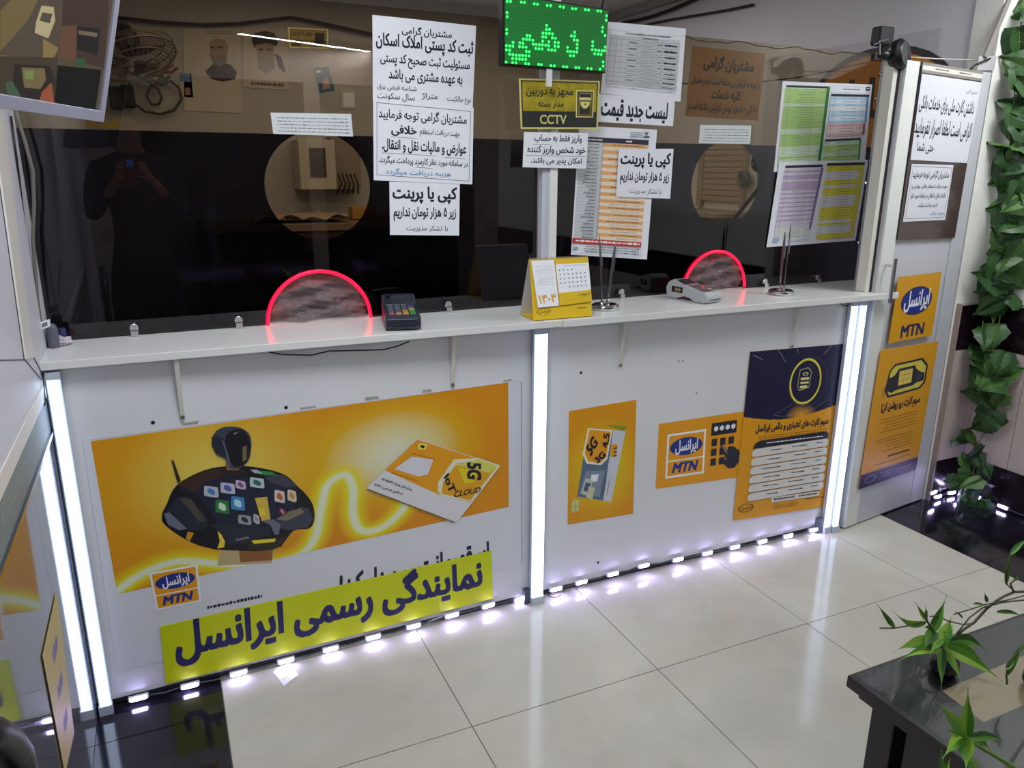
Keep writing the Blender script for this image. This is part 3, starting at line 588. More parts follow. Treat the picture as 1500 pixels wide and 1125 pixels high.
WP = M('#d6d8e0', .35, name='poster_white')
poster = sheet('robot_poster', 'large poster with a black robot and orange background on the left counter front', 'poster', P_PL, ((121, 644), (765, 556), (766, 826), (172, 985)), [('l', [(.996, .01), (.996, .99)], .003, M('#8a8890', .5)), ('l', [(.01, .004), (.99, .004)], .001, LGI)], base=WP, off=.001, thick=.001)
def printed(parent_label, name, plane, px, items, base, off): return sheet(name, None, None, plane, px, items, base=base, off=off, thick=.0002, parent=poster)
c = [None]
DK = M('#11131c', .35, name='robot_black'); DK2 = M('#232738', .35); DK3 = M('#3c3f50', .35); DK4 = M('#6a6f80', .35); GLD = M('#c8921a', .4); GLD2 = M('#e6cf3c', .4); SKN = M('#8a5a30', .5)
R = []
def rp(pts, m):
    if len(pts) >= 8:          # rounded outlines
        Q = [np.array(p, float) for p in pts]; out = []
        for i in range(len(Q)):
            a, b, c, d = Q[i-1], Q[i], Q[(i+1) % len(Q)], Q[(i+2) % len(Q)]
            for k in range(4): t = k/4; out.append(tuple(.5*(2*b+(c-a)*t+(2*a-5*b+4*c-d)*t*t+(3*b-a-3*c+d)*t**3)))
        pts = out
    R.append(('*p', pts, m))
# robot figure: stand, torso, arms, screen icons, head
rp([(322, 805), (402, 803), (398, 824), (318, 828)], M('#b9a67a', .5)); rp([(350, 806), (400, 804), (398, 820), (352, 823)], SKN)
rp([(259, 710), (300, 688), (340, 682), (375, 684), (415, 694), (436, 712), (450, 726), (459, 742), (460, 762), (452, 774), (430, 777), (410, 800), (385, 806), (345, 806), (318, 804), (280, 794), (243, 770), (237, 755), (244, 738)], DK)
rp([(262, 716), (300, 700), (336, 693), (352, 697), (420, 706), (432, 730), (425, 760), (400, 772), (330, 770), (316, 760), (296, 733), (285, 722)], M('#1a1f3a', .3))
rp([(259, 710), (300, 689), (330, 684), (345, 692), (300, 706), (288, 722)], M('#3a2622', .35)); rp([(385, 694), (415, 695), (436, 712), (420, 714), (395, 706)], DK3)
rp([(240, 752), (256, 730), (272, 726), (300, 752), (306, 768), (295, 776), (262, 776)], DK2); rp([(240, 752), (248, 750), (274, 774), (262, 776), (246, 768)], DK4); rp([(262, 728), (280, 730), (302, 762), (292, 764)], M('#4a4540', .35))
rp([(275, 778), (284, 780), (278, 792), (272, 788)], GLD); rp([(284, 782), (306, 770), (322, 780), (328, 800), (318, 805), (290, 798)], DK); rp([(318, 775), (330, 790), (328, 801), (318, 803), (322, 792)], GLD2)
rp([(306, 766), (345, 768), (392, 772), (398, 782), (362, 794), (332, 798), (324, 782)], DK2); rp([(344, 789), (364, 785), (365, 788), (346, 792)], DK4)
rp([(404, 760), (440, 742), (452, 744), (459, 760), (450, 772), (420, 776), (405, 770)], DK3); rp([(404, 760), (424, 748), (440, 744), (446, 750), (420, 762)], M('#80745e', .4))
rp([(366, 792), (398, 788), (420, 786), (412, 800), (385, 806), (362, 804)], M('#2c2a20', .4)); rp([(368, 791), (404, 788), (402, 793), (372, 796)], GLD2)
for q, m_ in (([(373, 729), (391, 727), (396, 760), (383, 762)], M('#d2b24a', .4)), ([(378, 744), (387, 743), (389, 754), (380, 755)], GLD2), ([(382, 762), (400, 760), (411, 768), (408, 782), (402, 782), (396, 768)], DK4)): rp(q, m_)
for x, y, wd, h, m_, m2 in ((309, 719, 20, 14, '#b8bcc8', '#4a78b8'), (333, 714, 20, 14, '#b8bcd0', '#5a5aa8'), (352, 709, 14, 11, '#c8b0c8', '#7a4a90'), (376, 706, 20, 13, '#b8c8c8', '#2a6a6a'), (325, 741, 19, 18, '#2a7a40', '#c8e0c8'), (348, 736, 19, 18, '#3a8ac0', '#b8d8e8'), (409, 726, 14, 16, '#d0c8c0', '#c85a3a'), (427, 725, 12, 15, '#d0c8b0', '#c88a40'), (358, 760, 18, 12, '#9aa0a8', '#2a2c34'), (375, 759, 8, 12, '#b8b8b8', '#888890'), (413, 748, 8, 9, '#7a3a4a', '#d0a0a0')):
    k = .12*wd; pts = lambda s: [(x-wd/2*s, y-h/2*s+k*s*.5), (x-wd/2*s+2, y-h/2*s-1), (x+wd/2*s-2, y-h/2*s+1), (x+wd/2*s, y-h/2*s+3), (x+wd/2*s+1, y+h/2*s), (x+wd/2*s-2, y+h/2*s+2), (x-wd/2*s+3, y+h/2*s), (x-wd/2*s, y+h/2*s-2)]
    rp(pts(1), M(m_, .4)); rp(pts(.5), M(m2, .4))
rp([(372, 688), (398, 690), (405, 696), (380, 694)], M('#2c8a48', .4)); rp([(366, 687), (376, 687), (384, 693), (372, 692)], M('#b0b0b8', .4))
rp([(251, 674), (254, 673), (265, 704), (260, 707)], M('#2a2620', .4))
rp([(322, 684), (350, 682), (362, 692), (350, 698), (324, 692)], M('#2a1c20', .3)); rp([(330, 676), (348, 676), (350, 688), (332, 688)], M('#80604a', .4))
rp([(310, 645), (314, 634), (322, 627), (336, 624), (352, 626), (364, 634), (368, 648), (366, 668), (360, 678), (350, 685), (336, 684), (330, 672), (316, 664)], M('#34404e', .3))
rp([(310, 640), (317, 637), (326, 640), (331, 652), (330, 670), (316, 662), (310, 652)], DK2)
rp([(330, 640), (338, 631), (352, 628), (362, 636), (366, 650), (364, 668), (356, 680), (346, 683), (338, 678), (332, 660)], DK); rp([(355, 654), (361, 652), (361, 672), (355, 676)], M('#6e6a48', .3)); rp([(340, 634), (350, 631), (344, 636)], DK4)
R.append(('*l', [(347, 648), (358, 647)], .008, M('#05060a', .3))); R.append(('*l', [(326, 645), (333, 665), (336, 680)], .003, DK4))
# envelope with the printed card
rp([(536, 714), (608, 643), (610, 642), (732, 681), (692, 734), (668, 764), (664, 763)], M('#d9d9de', .4))
rp([(563, 688), (610, 643), (730, 681), (690, 735), (645, 725)], ORG)
rp([(640, 718), (641, 705), (664, 672), (700, 670), (732, 681), (690, 734), (645, 725)], M('#dfe0c4', .4)); rp([(646, 722), (648, 706), (668, 678), (700, 674), (726, 684), (688, 732)], M('#dba01a', .4)); rp([(665, 680), (700, 672), (728, 682), (716, 692)], M('#cfd060', .4)); rp([(670, 684), (700, 688), (694, 705), (680, 708)], M('#dccb1e', .4))
rp([(577, 686), (602, 668), (634, 672), (626, 694), (612, 697)], M('#d8d8e0', .4)); rp([(611, 652), (614, 648), (625, 650), (622, 658), (612, 657)], M('#eedc60', .4)); rp([(614, 654), (616, 651), (622, 652), (620, 656)], DK)
rp([(536, 715), (664, 763), (664, 764.5), (536, 716.5)], M('#6a6040', .6))
R.append(('*l', [(602, 663), (636, 672)], .002, M('#8a6a10', .5))); R.append(('*l', [(572, 691), (610, 703)], .002, M('#8a6a10', .5)))
R.append(('*T', 'شماره تلفن همراه / Mobile No', [(559, 698), (604, 714), (602, 719), (557, 703)], INK, .01)); R.append(('*T', 'کد آنلاین شخصی / PUK', [(549, 706), (590, 720), (588, 725), (547, 711)], INK, .01))
R.append(('*T', '5G', [(704, 677), (704, 703), (683, 700), (683, 676)], INK, .035)); R.append(('*T', 'IoT', [(656, 691), (668, 718), (657, 722), (649, 698)], INK, .03)); R.append(('*T', 'CLOUD', [(666, 718), (704, 712), (702, 720), (663, 728)], INK, .012))
sheet('orange_print', 'orange and yellow printed field with a black robot', None, P_PL, ((133, 646), (744, 560), (745, 742), (172, 870)), [('g', main_bg, 260, 120, PRINT)]+R, base=M('#d4850c', .4), off=.0022, thick=.0002, parent=poster)
BK2 = M('#181a3a', .6)
sheet('heading_print', None, None, P_PL, ((440, 812), (760, 745), (760, 826), (440, 905)), [('*T', 'ابَر قهرمانت رو بیدار کن!'.replace('َ', ''), [(497, 842), (716, 792), (717, 828), (497, 882)], BK2, .03)], base=WP, off=.0022, thick=.0001, parent=poster)
sheet('heading_print', None, None, P_PL, ((260, 888), (400, 858), (400, 880), (260, 910)), [('s', .28, .30, .88, .75, 1, BK2, .6, .95)], base=WP, off=.0022, thick=.0001, parent=poster)
def mtn(q, blue_txt=True):
    """square emblem: items drawn in u,v of the given box (u0,v0,u1,v1)"""
    u0, v0, u1, v1 = q; a = lambda u: u0+(u1-u0)*u; b3 = lambda v: v0+(v1-v0)*v
    return [('r', a(0), b3(0), a(1), b3(1), WHT), ('r', a(.05), b3(.05), a(.95), b3(.60), ORG), ('r', a(.05), b3(.63), a(.95), b3(.95), ORG), ('e', a(.5), b3(.32), (u1-u0)*.42, (v1-v0)*.20, BLUE), ('t', 'ایرانسل', a(.22), b3(.17), a(.80), b3(.49), WHT, .02), ('t', 'MTN', a(.16), b3(.67), a(.84), b3(.90), BLUE, .035, .25)]
sheet('network_logo', 'square orange and blue emblem printed low on the robot poster', None, P_PL, ((218, 839), (289, 826), (295, 880), (229, 894)), mtn((0, 0, 1, 1)), base=WHT, off=.0026, thick=.0001, parent=poster)
YB = M('#c9d408', .4, noise=.05, scale=6, name='yellow_banner')
sheet('yellow_banner', 'long yellow banner with large navy lettering over the foot of the robot poster', 'banner', P_PL, ((234, 917), (719, 806), (721, 876), (243, 1001)), [
    ('*T', 'نمایندگی رسمی ایرانسل', [(254, 905), (706, 812), (706, 868), (258, 978)], NAVY, .032)], base=YB, off=.0032, thick=.0015)
sheet('label_sticker', None, None, P_PL, ((625, 909), (651, 899), (652, 903), (626, 913)), [('s', .1, .2, .9, .8, 1, GREYI)], base=PAPER, off=.006, thick=.0003, parent=ctr)
# ---- right panel posters
YG = M('#d2b41a', .4)
def g5(U, Vv, uv):
    r = np.hypot((U-.5)*1.0, (Vv-.55)*1.3)[:, None]; w = np.clip(1.25-r/.5, 0, 1); w2 = np.clip(1-r/.42, 0, 1)*.6
    c = L3('#d6920f')*(1-w)+L3('#d8bd14')*w; return c*(1-w2)+L3('#c8c81a')*w2
it = [('g', g5, 24, 36, PRINT)]
def q5(pts, m): it.append(('*p', pts, m))
q5([(886, 622), (918, 624), (914, 632)], M('#8a9018', .5)); q5([(861, 627), (916, 631), (895, 735), (845, 727)], M('#c9ccd6', .4)); q5([(861, 627), (898, 630), (883, 733), (845, 727)], M('#5a6e86', .4))
q5([(861, 627), (897, 630), (889, 672), (880, 681), (859, 679), (853, 665)], M('#e8e8d8', .4)); q5([(863, 629), (895, 632), (887, 670), (879, 678), (861, 676), (856, 664)], ORG)
q5([(895, 651), (904, 650), (902, 668), (893, 669)], ORG); q5([(858, 690), (886, 688), (878, 728), (848, 722)], M('#7a8ca0', .4)); q5([(866, 695), (877, 694), (874, 705), (864, 706)], WHT); q5([(850, 723), (857, 700), (868, 703), (862, 726)], M('#b8c0b0', .4)); q5([(854, 718), (858, 706), (865, 708), (861, 721)], M('#4a5a74', .4)); q5([(858, 728), (862, 712), (871, 714), (867, 732)], M('#c4c4a0', .4))
q5([(836, 738), (841, 730), (848, 733), (847, 748), (837, 751)], M('#c6cc80', .4)); it.append(('*l', [(836, 742), (848, 740)], .001, INK)); it.append(('*l', [(842, 731), (842, 750)], .001, INK))
it += [('*T', '5G', [(857, 656), (868, 637), (876, 649), (865, 669)], INK, .04), ('*T', '3G', [(869, 672), (882, 660), (888, 667), (875, 679)], INK, .04), ('*T', '4.5', [(881, 656), (884, 634), (893, 635), (890, 656)], INK, .03)]
for xx in (884, 888, 893): it.append(('*l', [(xx, 700), (xx-5, 724)], .0015, INK))
it.append(('s', .66, .37, .72, .47, 3, INK, .5, .8))
sheet('poster', 'small yellow poster with a tilted phone package, nearest the middle light strip', 'poster', P_PR, ((833, 602), (932, 585), (927, 752), (831, 768)), it, base=M('#e4e0cc', .4), off=.001, thick=.001)
it = mtn((.10, .18, .54, .86))
it += [('r', .60, .11, .90, .30, DK2)]+[('t', '*', .63+.068*k, .16, .68+.068*k, .24, WHT, .05) for k in range(4)]
for i in range(3):
    for j in range(3):
        if (i, j) not in ((2, 2),): it.append(('r', .61+i*.10, .35+j*.15, .675+i*.10, .46+j*.15, DK2))
it.append(('p', [(.71, .45), (.735, .44), (.80, .56), (.82, .50), (.84, .50), (.86, .55), (.88, .51), (.90, .53), (.915, .56), (.935, .56), (.97, .66), (.97, .74), (.90, .84), (.83, .84), (.74, .72), (.75, .68), (.80, .70)], DK2)); it.append(('l', [(.74, .47), (.80, .60)], .002, WHT))
sheet('poster', 'orange sticker with square emblem and a hand on a keypad on the right counter front', 'poster', P_PR, ((965, 621), (1092, 602), (1086, 698), (960, 716)), it, base=ORG, off=.001, thick=.0006)
def g6(U, Vv, uv):
    e = .37-.02*U+.05*np.sin(np.pi*U**.9); top = Vv < e; out = np.where(top[:, None], L3('#17163a')[None], L3('#dc9a14')[None])
    w = np.clip(1-np.hypot(U-.58, (Vv-.40)*2.2)/.16, 0, 1)[:, None]*top[:, None]; return out*(1-w)+L3('#e0a018')*w
it = [('g', g6, 50, 220, PRINT), ('e', .62, .205, .205, .148, M('#3c3a58', .4), .96), ('e', .59, .20, .165, .135, M('#dcd23c', .4), .90)]
it += [('l', [(.48, .325), (.30, .38), (.40, .395), (.70, .37), (.86, .32)], .001, M('#a0a0a8', .4))]
for a, b4 in (((.03, .02), (.13, .05)), ((.28, .0), (.36, .075)), ((.47, -.0), (.475, .03)), ((.75, .05), (.82, -.0)), ((.93, .05), (.99, .03))): it.append(('l', [(max(a[0], 0), max(a[1], .005)), (b4[0], max(b4[1], .005))], .0022, M('#9a9cb0', .4)))
it += [('l', [(.52, .13), (.60, .12), (.64, .145), (.63, .235), (.53, .25), (.51, .22)], .0022, M('#dcd890', .4), 1), ('e', .58, .155, .03, .01, M('#dcd890', .4), .6), ('r', .535, .175, .62, .19, M('#dcd890', .4)), ('r', .535, .20, .62, .212, M('#dcd890', .4)), ('r', .535, .222, .61, .238, M('#dcd890', .4))]
it += [('t', 'سیم کارت های اعتباری و دائمی ایرانسل', .13, .425, .88, .49, INK, .03), ('s', .12, .495, .88, .52, 2, M('#7a5a20', .7), .4, .9)]
it.append(('p', [(.14, .54), (.18, .525), (.86, .515), (.90, .528), (.90, .558), (.12, .57)], DK2)); it.append(('s', .22, .535, .84, .552, 1, WHT, .5, .9))
for k in range(6):
    v = .572+k*.054; it.append(('p', [(.12, v+.012), (.15, v), (.88, v-.012), (.905, v+.002), (.90, v+.027), (.875, v+.036), (.14, v+.048), (.115, v+.036)], M('#d8d8d4', .5))); it.append(('s', .22, v+.01, .42, v+.028, 1, INK, .5, .5)); it.append(('s', .5, v+.004, .68, v+.022, 1, INK, .5, .6)); it.append(('s', .76, v+.0, .84, v+.018, 1, INK, .4, .6)); it.append(('l', [(.14, v+.049), (.87, v+.038)], .0012, INK))
it += [('r', .36, .888, .86, .918, M('#d8d8d4', .5)), ('s', .38, .893, .60, .912, 1, INK, .8, .95), ('s', .64, .893, .84, .912, 1, INK, .7, .95), ('s', .38, .935, .64, .965, 2, M('#7a5a20', .7), .4, .8), ('s', .70, .92, .92, .94, 1, M('#7a5a20', .7), .5, .8), ('e', .11, .93, .075, .026, INK, .88), ('t', 'ایرانسل', .06, .918, .16, .942, INK, .01)]
sheet('poster', 'tall poster with navy top and glowing ring over a yellow table', 'poster', P_PR, ((1098, 515), (1241, 503), (1214, 741), (1073, 762)), it, base=ORG, off=.0028, thick=.0008)
# ================================================================== white door
DE = V(2.126-1.44, .094, 0).normalized(); DN = P_DOOR.n
def D(s, z, off=0): return V(1.44, -.027, z)+DE*s+DN*off
door = sempty('door_1', D(.075, 0)); DW = M('#c3c6cc', .35, noise=.03, scale=2, name='door_white'); S0, S1 = .080, .690
def dbox(s0, s1, z0, z1, o0, o1, m, name, par=None, bev=0):
    b = MB(); b.prism([D(s0, z0, o0), D(s1, z0, o0), D(s1, z0, o1), D(s0, z0, o1)], (0, 0, z1-z0), m); return b.build(name, par or door, bevel=bev)
dbox(S0, S1, .008, 1.952, -.046, -.014, DW, 'door_leaf')
dbox(S0, S0+.085, .008, 1.958, -.014, -.006, M('#dde0dc', .3), 'stile'); dbox(S1-.10, S1, .008, 1.952, -.014, -.006, DW, 'stile'); dbox(S0+.085, S1-.10, .008, .20, -.014, -.008, DW, 'rail')
BG = M('#4c3f3c', .12, noise=.12, scale=3, name='brown_window_film')
win = sheet('window_film', 'dark brown glass panel with white notices', None, P_DOOR, ((1352, 90), (1440, 105), (1399, 348), (1315, 352)), [], base=BG, off=-.005, thick=.004, parent=door)
sheet('door_header', None, None, P_DOOR, ((1352, 91), (1440, 105), (1438, 119), (1350, 106)), [('r', 0, .28, 1, .72, M('#d8d4cc', .6)), ('s', .2, .4, .42, .6, 1, INK, .8, .9), ('s', .58, .4, .8, .6, 1, INK, .8, .9)], base=M('#8c8680', .5), off=.0002, thick=.001, parent=door)
P2 = M('#d6d7df', .7)
sheet('notice', 'large white bank card notice on the upper part of the white door', 'notice', P_DOOR, ((1350, 108), (1437, 121), (1416, 239), (1333, 234)), [
    ('t', N1, .76, .10, .96, .16, INK, 0), ('t', 'داشتن کارت ملی برای خدمات بانکی', .02, .23, .95, .44, INK, .012), ('t', 'الزامی است لطفا اصرار نفرمایید', .0, .50, .97, .74, INK, .012), ('t', 'حتی شما', .08, .78, .36, .92, INK, .01)], base=P2, off=.001, thick=.001)
sheet('notice', 'small boxed white notice below the large one on the door glass', 'notice', P_DOOR, ((1335, 240), (1396, 242), (1384, 322), (1322, 325)), [
    ('l', [(.04, .04), (.97, .05), (.96, .95), (.04, .95)], .0016, INK, 1), ('t', 'مشتریان گرامی توجه فرمایید', .06, .10, .93, .26, INK, .012), ('t', 'جهت دریافت استعلام خلافی، عوارض و', .08, .34, .92, .45, INK, .008), ('t', 'مالیات نقل و انتقال در سامانه مورد نظر', .08, .50, .92, .61, INK, .008), ('t', 'کارمزد پرداخت میگردد.', .28, .67, .76, .77, INK, .008), ('t', 'هزینه دریافت', .60, .83, .93, .92, BLUEI, 0)], base=P2, off=.001, thick=.001)
sheet('poster', 'upper yellow poster with a blue oval emblem on the white door', 'poster', P_DOOR, ((1316, 406), (1379, 398), (1364, 491), (1301, 503)), [
    ('e', .50, .40, .36, .22, M('#16204a', .5)), ('e', .50, .40, .345, .205, BLUE), ('t', 'ایرانسل', .22, .23, .80, .56, WHT, .02), ('t', 'MTN', .24, .76, .78, .95, NAVY, .03)], base=M('#d89c12', .4), off=.0, thick=.002)
def g7(U, Vv, uv):
    r = np.hypot((U-.5)*1.0, (Vv-.24)*1.9); w = (np.sin(r*60)*.5+.5)*.25*np.clip(1.1-r/.7, 0, 1); c = L3('#dc9c18')[None]*(1-w[:, None])+L3('#e8b84c')[None]*w[:, None]
    e = .895+0*U; return np.where((Vv > e)[:, None], L3('#2a2850')[None], c)
it = [('g', g7, 30, 60, PRINT), ('p', [(.20, .16), (.28, .115), (.76, .105), (.88, .165), (.88, .30), (.80, .34), (.24, .355), (.17, .30)], DK2), ('p', [(.225, .165), (.30, .13), (.74, .12), (.85, .175), (.85, .29), (.78, .325), (.26, .338), (.20, .29)], M('#d8cc50', .4)),
      ('p', [(.20, .215), (.30, .20), (.36, .155), (.64, .15), (.70, .20), (.84, .22), (.84, .28), (.72, .285), (.66, .30), (.36, .31), (.30, .325), (.20, .30)], DK2), ('p', [(.68, .18), (.80, .22), (.80, .27), (.68, .27)], DK3), ('p', [(.38, .175), (.61, .17), (.62, .275), (.39, .28)], M('#e6cc60', .4)), ('l', [(.39, .21), (.61, .205)], .0012, INK), ('l', [(.39, .245), (.61, .24)], .0012, INK), ('l', [(.47, .175), (.47, .28)], .0012, INK), ('l', [(.54, .175), (.54, .28)], .0012, INK),
      ('t', 'سیم کارت رو روشن کن!', .16, .385, .84, .475, INK, .035), ('s', .14, .50, .82, .62, 5, M('#7a5420', .7), .3, .7), ('s', .14, .65, .82, .77, 5, M('#7a5420', .7), .3, .6), ('s', .40, .80, .80, .82, 1, INK, .8, .9), ('s', .2, .84, .84, .86, 1, M('#7a5420', .7), .4), ('e', .17, .945, .09, .028, M('#a8a4c0', .5), .86), ('s', .34, .92, .52, .97, 3, M('#a8a4c0', .5), .4, .8), ('s', .64, .93, .88, .95, 1, M('#c08a8a', .5), .6, .9)]
for k in range(6): it.append(('l', [(.14, .275+k*.013), (.17, .268+k*.013)], .002, INK))
sheet('poster', 'lower yellow poster with a dark chip card and navy foot on the white door', 'poster', P_DOOR, ((1290, 513), (1374, 500), (1341, 688), (1257, 717)), it, base=ORG, off=.0, thick=.002)
hn = dbox(.105, .112, 1.30, 1.30, .0, .001, CHROME, 'handle_plate')
b = MB(); pA = D(.118, 0, .035); b.tube([V(pA.x, pA.y, 1.03), V(pA.x, pA.y, 1.21)], .007, M('#9a9ca4', .25, 1), 12); b.tube([D(.118, 1.18, -.006), D(.118, 1.18, .035)], .005, CHROME, 8); b.tube([D(.118, 1.05, -.006), D(.118, 1.05, .035)], .005, CHROME, 8); bpy.data.objects.remove(hn); b.build('handle', door, smooth=False)
b = MB(); b.bb(1.478, 1.500, .012, .06, 1.07, 1.99, M('#dcdcd2', .4)); b.bb(1.44, 1.500, .03, .07, 0, 1.045, M('#c4c8d0', .4)); struct(b.build('trim_3'))
b = MB(); b.bb(1.5005, 1.5165, .012, .035, 1.07, 1.955, M('#3a2a28', .7)); struct(b.build('door_gap_strip'))  # dark strip added in place of the shaded gap beside the door
#==PART4==
def YP(y): return PL((0, y, 0), (0, -1, 0))
def XP(x): return PL((x, 0, 0), (-1, 0, 0))
# ================================================================== green light-dot display
P_SG = vplane((-.2, .165), (1, .19)); LSG = M('#23e84a', .4, emit=5.5, name='green_diode'); LDIM = M('#3d8a50', .5, name='unlit_diode')
sg = thing('led_display', 'bright green light-dot display hanging in front of the glass at the top', 'sign', P_SG.at(812, 100))
sheet('display_face', None, None, P_SG, ((739, -8), (890, 16), (885, 105), (739, 93)), [], base=M('#0b7028', .35, emit=.14, name='green_panel'), off=0, thick=.004, parent=sg)  # faint emission on the face imitates the green glow of the diodes
q = [P_SG.at(*p) for p in ((737, -12), (892, 14), (887, 107), (737, 95))]; b = MB(); b.prism([p+V(0, .003, 0) for p in q], (0, .035, 0), BLK); b.build('housing', sg)
lit = """110,12 135,12 213,18 237,20 308,30 332,33 403,42 428,43 497,50 522,55 588,65 612,67 682,73 706,75 772,82 795,85 110,95 110,125 107,217 107,247 837,118 834,150 808,202 806,232 826,262 102,456 150,460 175,462 245,467 268,469 340,473 360,476 430,482 455,483 522,490 546,492 612,496 636,498 700,503 724,505 790,508 812,455 812,485
255,262 277,264 228,288 252,290 274,292 298,296 153,312 203,315 226,318 300,325 104,336 128,338 152,340 200,343 224,345 248,348 104,367 128,369 250,378 272,381 128,398 152,402 176,405 200,407 222,408 246,409 270,411 150,430 176,432 200,434 222,436 246,436
398,187 397,217 420,217 372,244 395,246 418,247 442,250 370,272 392,274 440,279 463,282 370,303 415,308 460,312 484,314 322,327 346,329 368,330 392,333 415,337 460,340 484,343 318,357 342,359 366,360 412,366 436,368 460,370
603,238 580,264 603,266 600,294 624,297 622,326 552,348 622,354 552,377 574,380 597,381 620,383 572,409 596,410 736,308 735,337 732,365 756,368 780,371 803,373 827,345 824,373 750,395 775,398 797,400"""
b = MB()
for s in lit.split():
    x, y = map(float, s.split(',')); c = P_SG.at(720+x/5, y/5)+P_SG.n*.0045; b.lathe([(.0038, 0), (.003, .002), (0, .003)], c, LSG, 8, Matrix.Rotation(PI/2, 3, 'X'))
o = b.build('lit_diode', sg); o['kind'] = 'stuff'
b = MB()
for i in range(31):
    for j in range(19):
        u = (i+.7)/31; v = (j+.6)/19; px = 739+150*u*(1-v*.03); y = -8+24*u+(101-13*u)*v
        c = P_SG.at(px, y)+P_SG.n*.0042; r = .0014; b.add([c+V(-r, 0, -r), c+V(r, 0, -r), c+V(r, 0, r), c+V(-r, 0, r)], [(0, 1, 2, 3)], LDIM)
o = b.build('unlit_diode', sg); o['kind'] = 'stuff'
b = MB(); p = P_SG.at(806, 110); b.bb(p.x-.010, p.x+.010, p.y+.005, p.y+.012, p.z-.035, p.z+.03, M('#d8d8d8', .4)); b.build('bracket', sg)
b = MB(); p = P_SG.at(890, 14)
b.tube([P_SG.at(886, 18)+V(0, .02, 0), P_SG.at(905, -8)+V(0, .10, 0), P_SG.at(915, -60)+V(.1, .3, 0)], .004, BLK, 6); b.build('power_cable', sg, smooth=True)
# ================================================================== things on the shelf
def card_terminal(label, loc, rot, L, Wd, body, keyc, screen, colours):
    t = thing('card_terminal', label, 'card reader', loc); R = Matrix.Rotation(rot, 3, 'Z'); O = Vector(loc)
    def X(x, y, z): return O+R @ V(x, y, z)
    # profile in y,z (y from back 0 to front -L), arched underside
    h0, h1 = .068*L/.195, .036*L/.195
    pr = [(0, .016), (.004, .040), (-.006, .060), (-.022, h0), (-.040, h0+.001), (-.085, .058), (-.145, h1+.008), (-L+.012, h1), (-L+.002, h1-.008), (-L, .014), (-L+.010, .001), (-L+.060, .001), (-L+.085, .014), (-L+.115, .016), (-.050, .002), (-.012, .001)]
    n = len(pr); b = MB()
    xs = [-Wd/2, -Wd/2+.006, -Wd/2+.014, 0, Wd/2-.014, Wd/2-.006, Wd/2]; ins = [.010, .003, 0, 0, 0, .003, .010]
    vs = []
    cy = sum(p[0] for p in pr)/n; cz = sum(p[1] for p in pr)/n
    for x, i in zip(xs, ins):
        for y, z in pr: vs.append(X(x, y+(cy-y)*i*3.0, max(z+(cz-z)*i*9, .0008)))
    fs = [(a*n+k, a*n+(k+1) % n, (a+1)*n+(k+1) % n, (a+1)*n+k) for a in range(len(xs)-1) for k in range(n)]+[tuple(range(n)), tuple(range((len(xs)-1)*n, len(xs)*n))]
    b.add(vs, fs, body); b.build('body', t, smooth=False, bevel=.002)
    def top(y):
        P = [(-.040, h0+.001), (-.085, .058), (-.145, h1+.008), (-L+.012, h1)]
        for (a, za), (c2, zc) in zip(P, P[1:]):
            if c2 <= y <= a: return za+(zc-za)*(a-y)/(a-c2)
        return h1
    def pad(x0, x1, y0, y1, m, name, up=.0025, par=None):
        b = MB(); b.add([X(x0, y0, top(y0)-.002), X(x1, y0, top(y0)-.002), X(x1, y1, top(y1)-.002), X(x0, y1, top(y1)-.002), X(x0, y0, top(y0)+up), X(x1, y0, top(y0)+up), X(x1, y1, top(y1)+up), X(x0, y1, top(y1)+up)], [(0, 1, 2, 3), (4, 5, 6, 7), (0, 1, 5, 4), (1, 2, 6, 5), (2, 3, 7, 6), (3, 0, 4, 7)], m)
        return b.build(name, par or t, bevel=.0008)
    pad(-Wd*.36, Wd*.36, -.045, -.083, M('#0c1218', .1), 'screen', .001); pad(-Wd*.42, Wd*.42, -.040, -.088, M(screen, .3), 'screen_frame', .0004)
    kp = pad(-Wd*.42, Wd*.42, -.093, -L+.022, M(keyc, .5), 'keypad_field', .0006)
    rows_ = 5; y0 = -.096; dy = (L-.122)/rows_
    for r in range(rows_):
        for c_ in range(4):
            x0 = -Wd*.40+Wd*.20*c_+.002; ya = y0-dy*r-.0015; m = M(colours[(r, c_)], .4) if (r, c_) in colours else M('#4c5560' if body.name.startswith('dark') else '#4a4a52', .4)
            pad(x0, x0+Wd*.20-.004, ya, ya-dy+.003, m, 'key', .003)
    b = MB(); b.box(X(0, -L-.0005, .015), (Wd*.7, .002, .003), BLK, R); b.build('card_slot', t)
    if colours.get('side'):
        b = MB(); b.box(X(-Wd/2-.0005, -.055, .037), (.002, .055, .022), M('#1c1c1c', .3), R); b.box(X(-Wd/2-.0015, -.058, .037), (.001, .030, .012), M('#8a7a58', .4), R); b.build('side_label', t)
    return t
card_terminal('dark blue-black card terminal with coloured keys beside the left red arch', (-.440, .228, SH), math.radians(-12), .235, .108, M('#262b38', .35, noise=.05, name='dark_terminal'), '#1c222c', '#1a1e26', {(3, 3): '#2f8a48', (4, 3): '#2f8a48', (2, 3): '#b08a40', (3, 2): '#b07a30', (4, 2): '#c08850', (0, 3): '#1c2c6a', (4, 1): '#a08a50', (4, 0): '#a04a6a'})
card_terminal('light grey card terminal with side label beside the right red arch', (.690, .235, SH), math.radians(10), .205, .088, M('#b4b6b8', .4, noise=.04, name='light_terminal'), '#a8aaac', '#2a1a24', {'side': 1, (4, 3): '#5a9a78', (2, 2): '#c05a50', (3, 3): '#c8a8a0', (1, 3): '#c06858'})
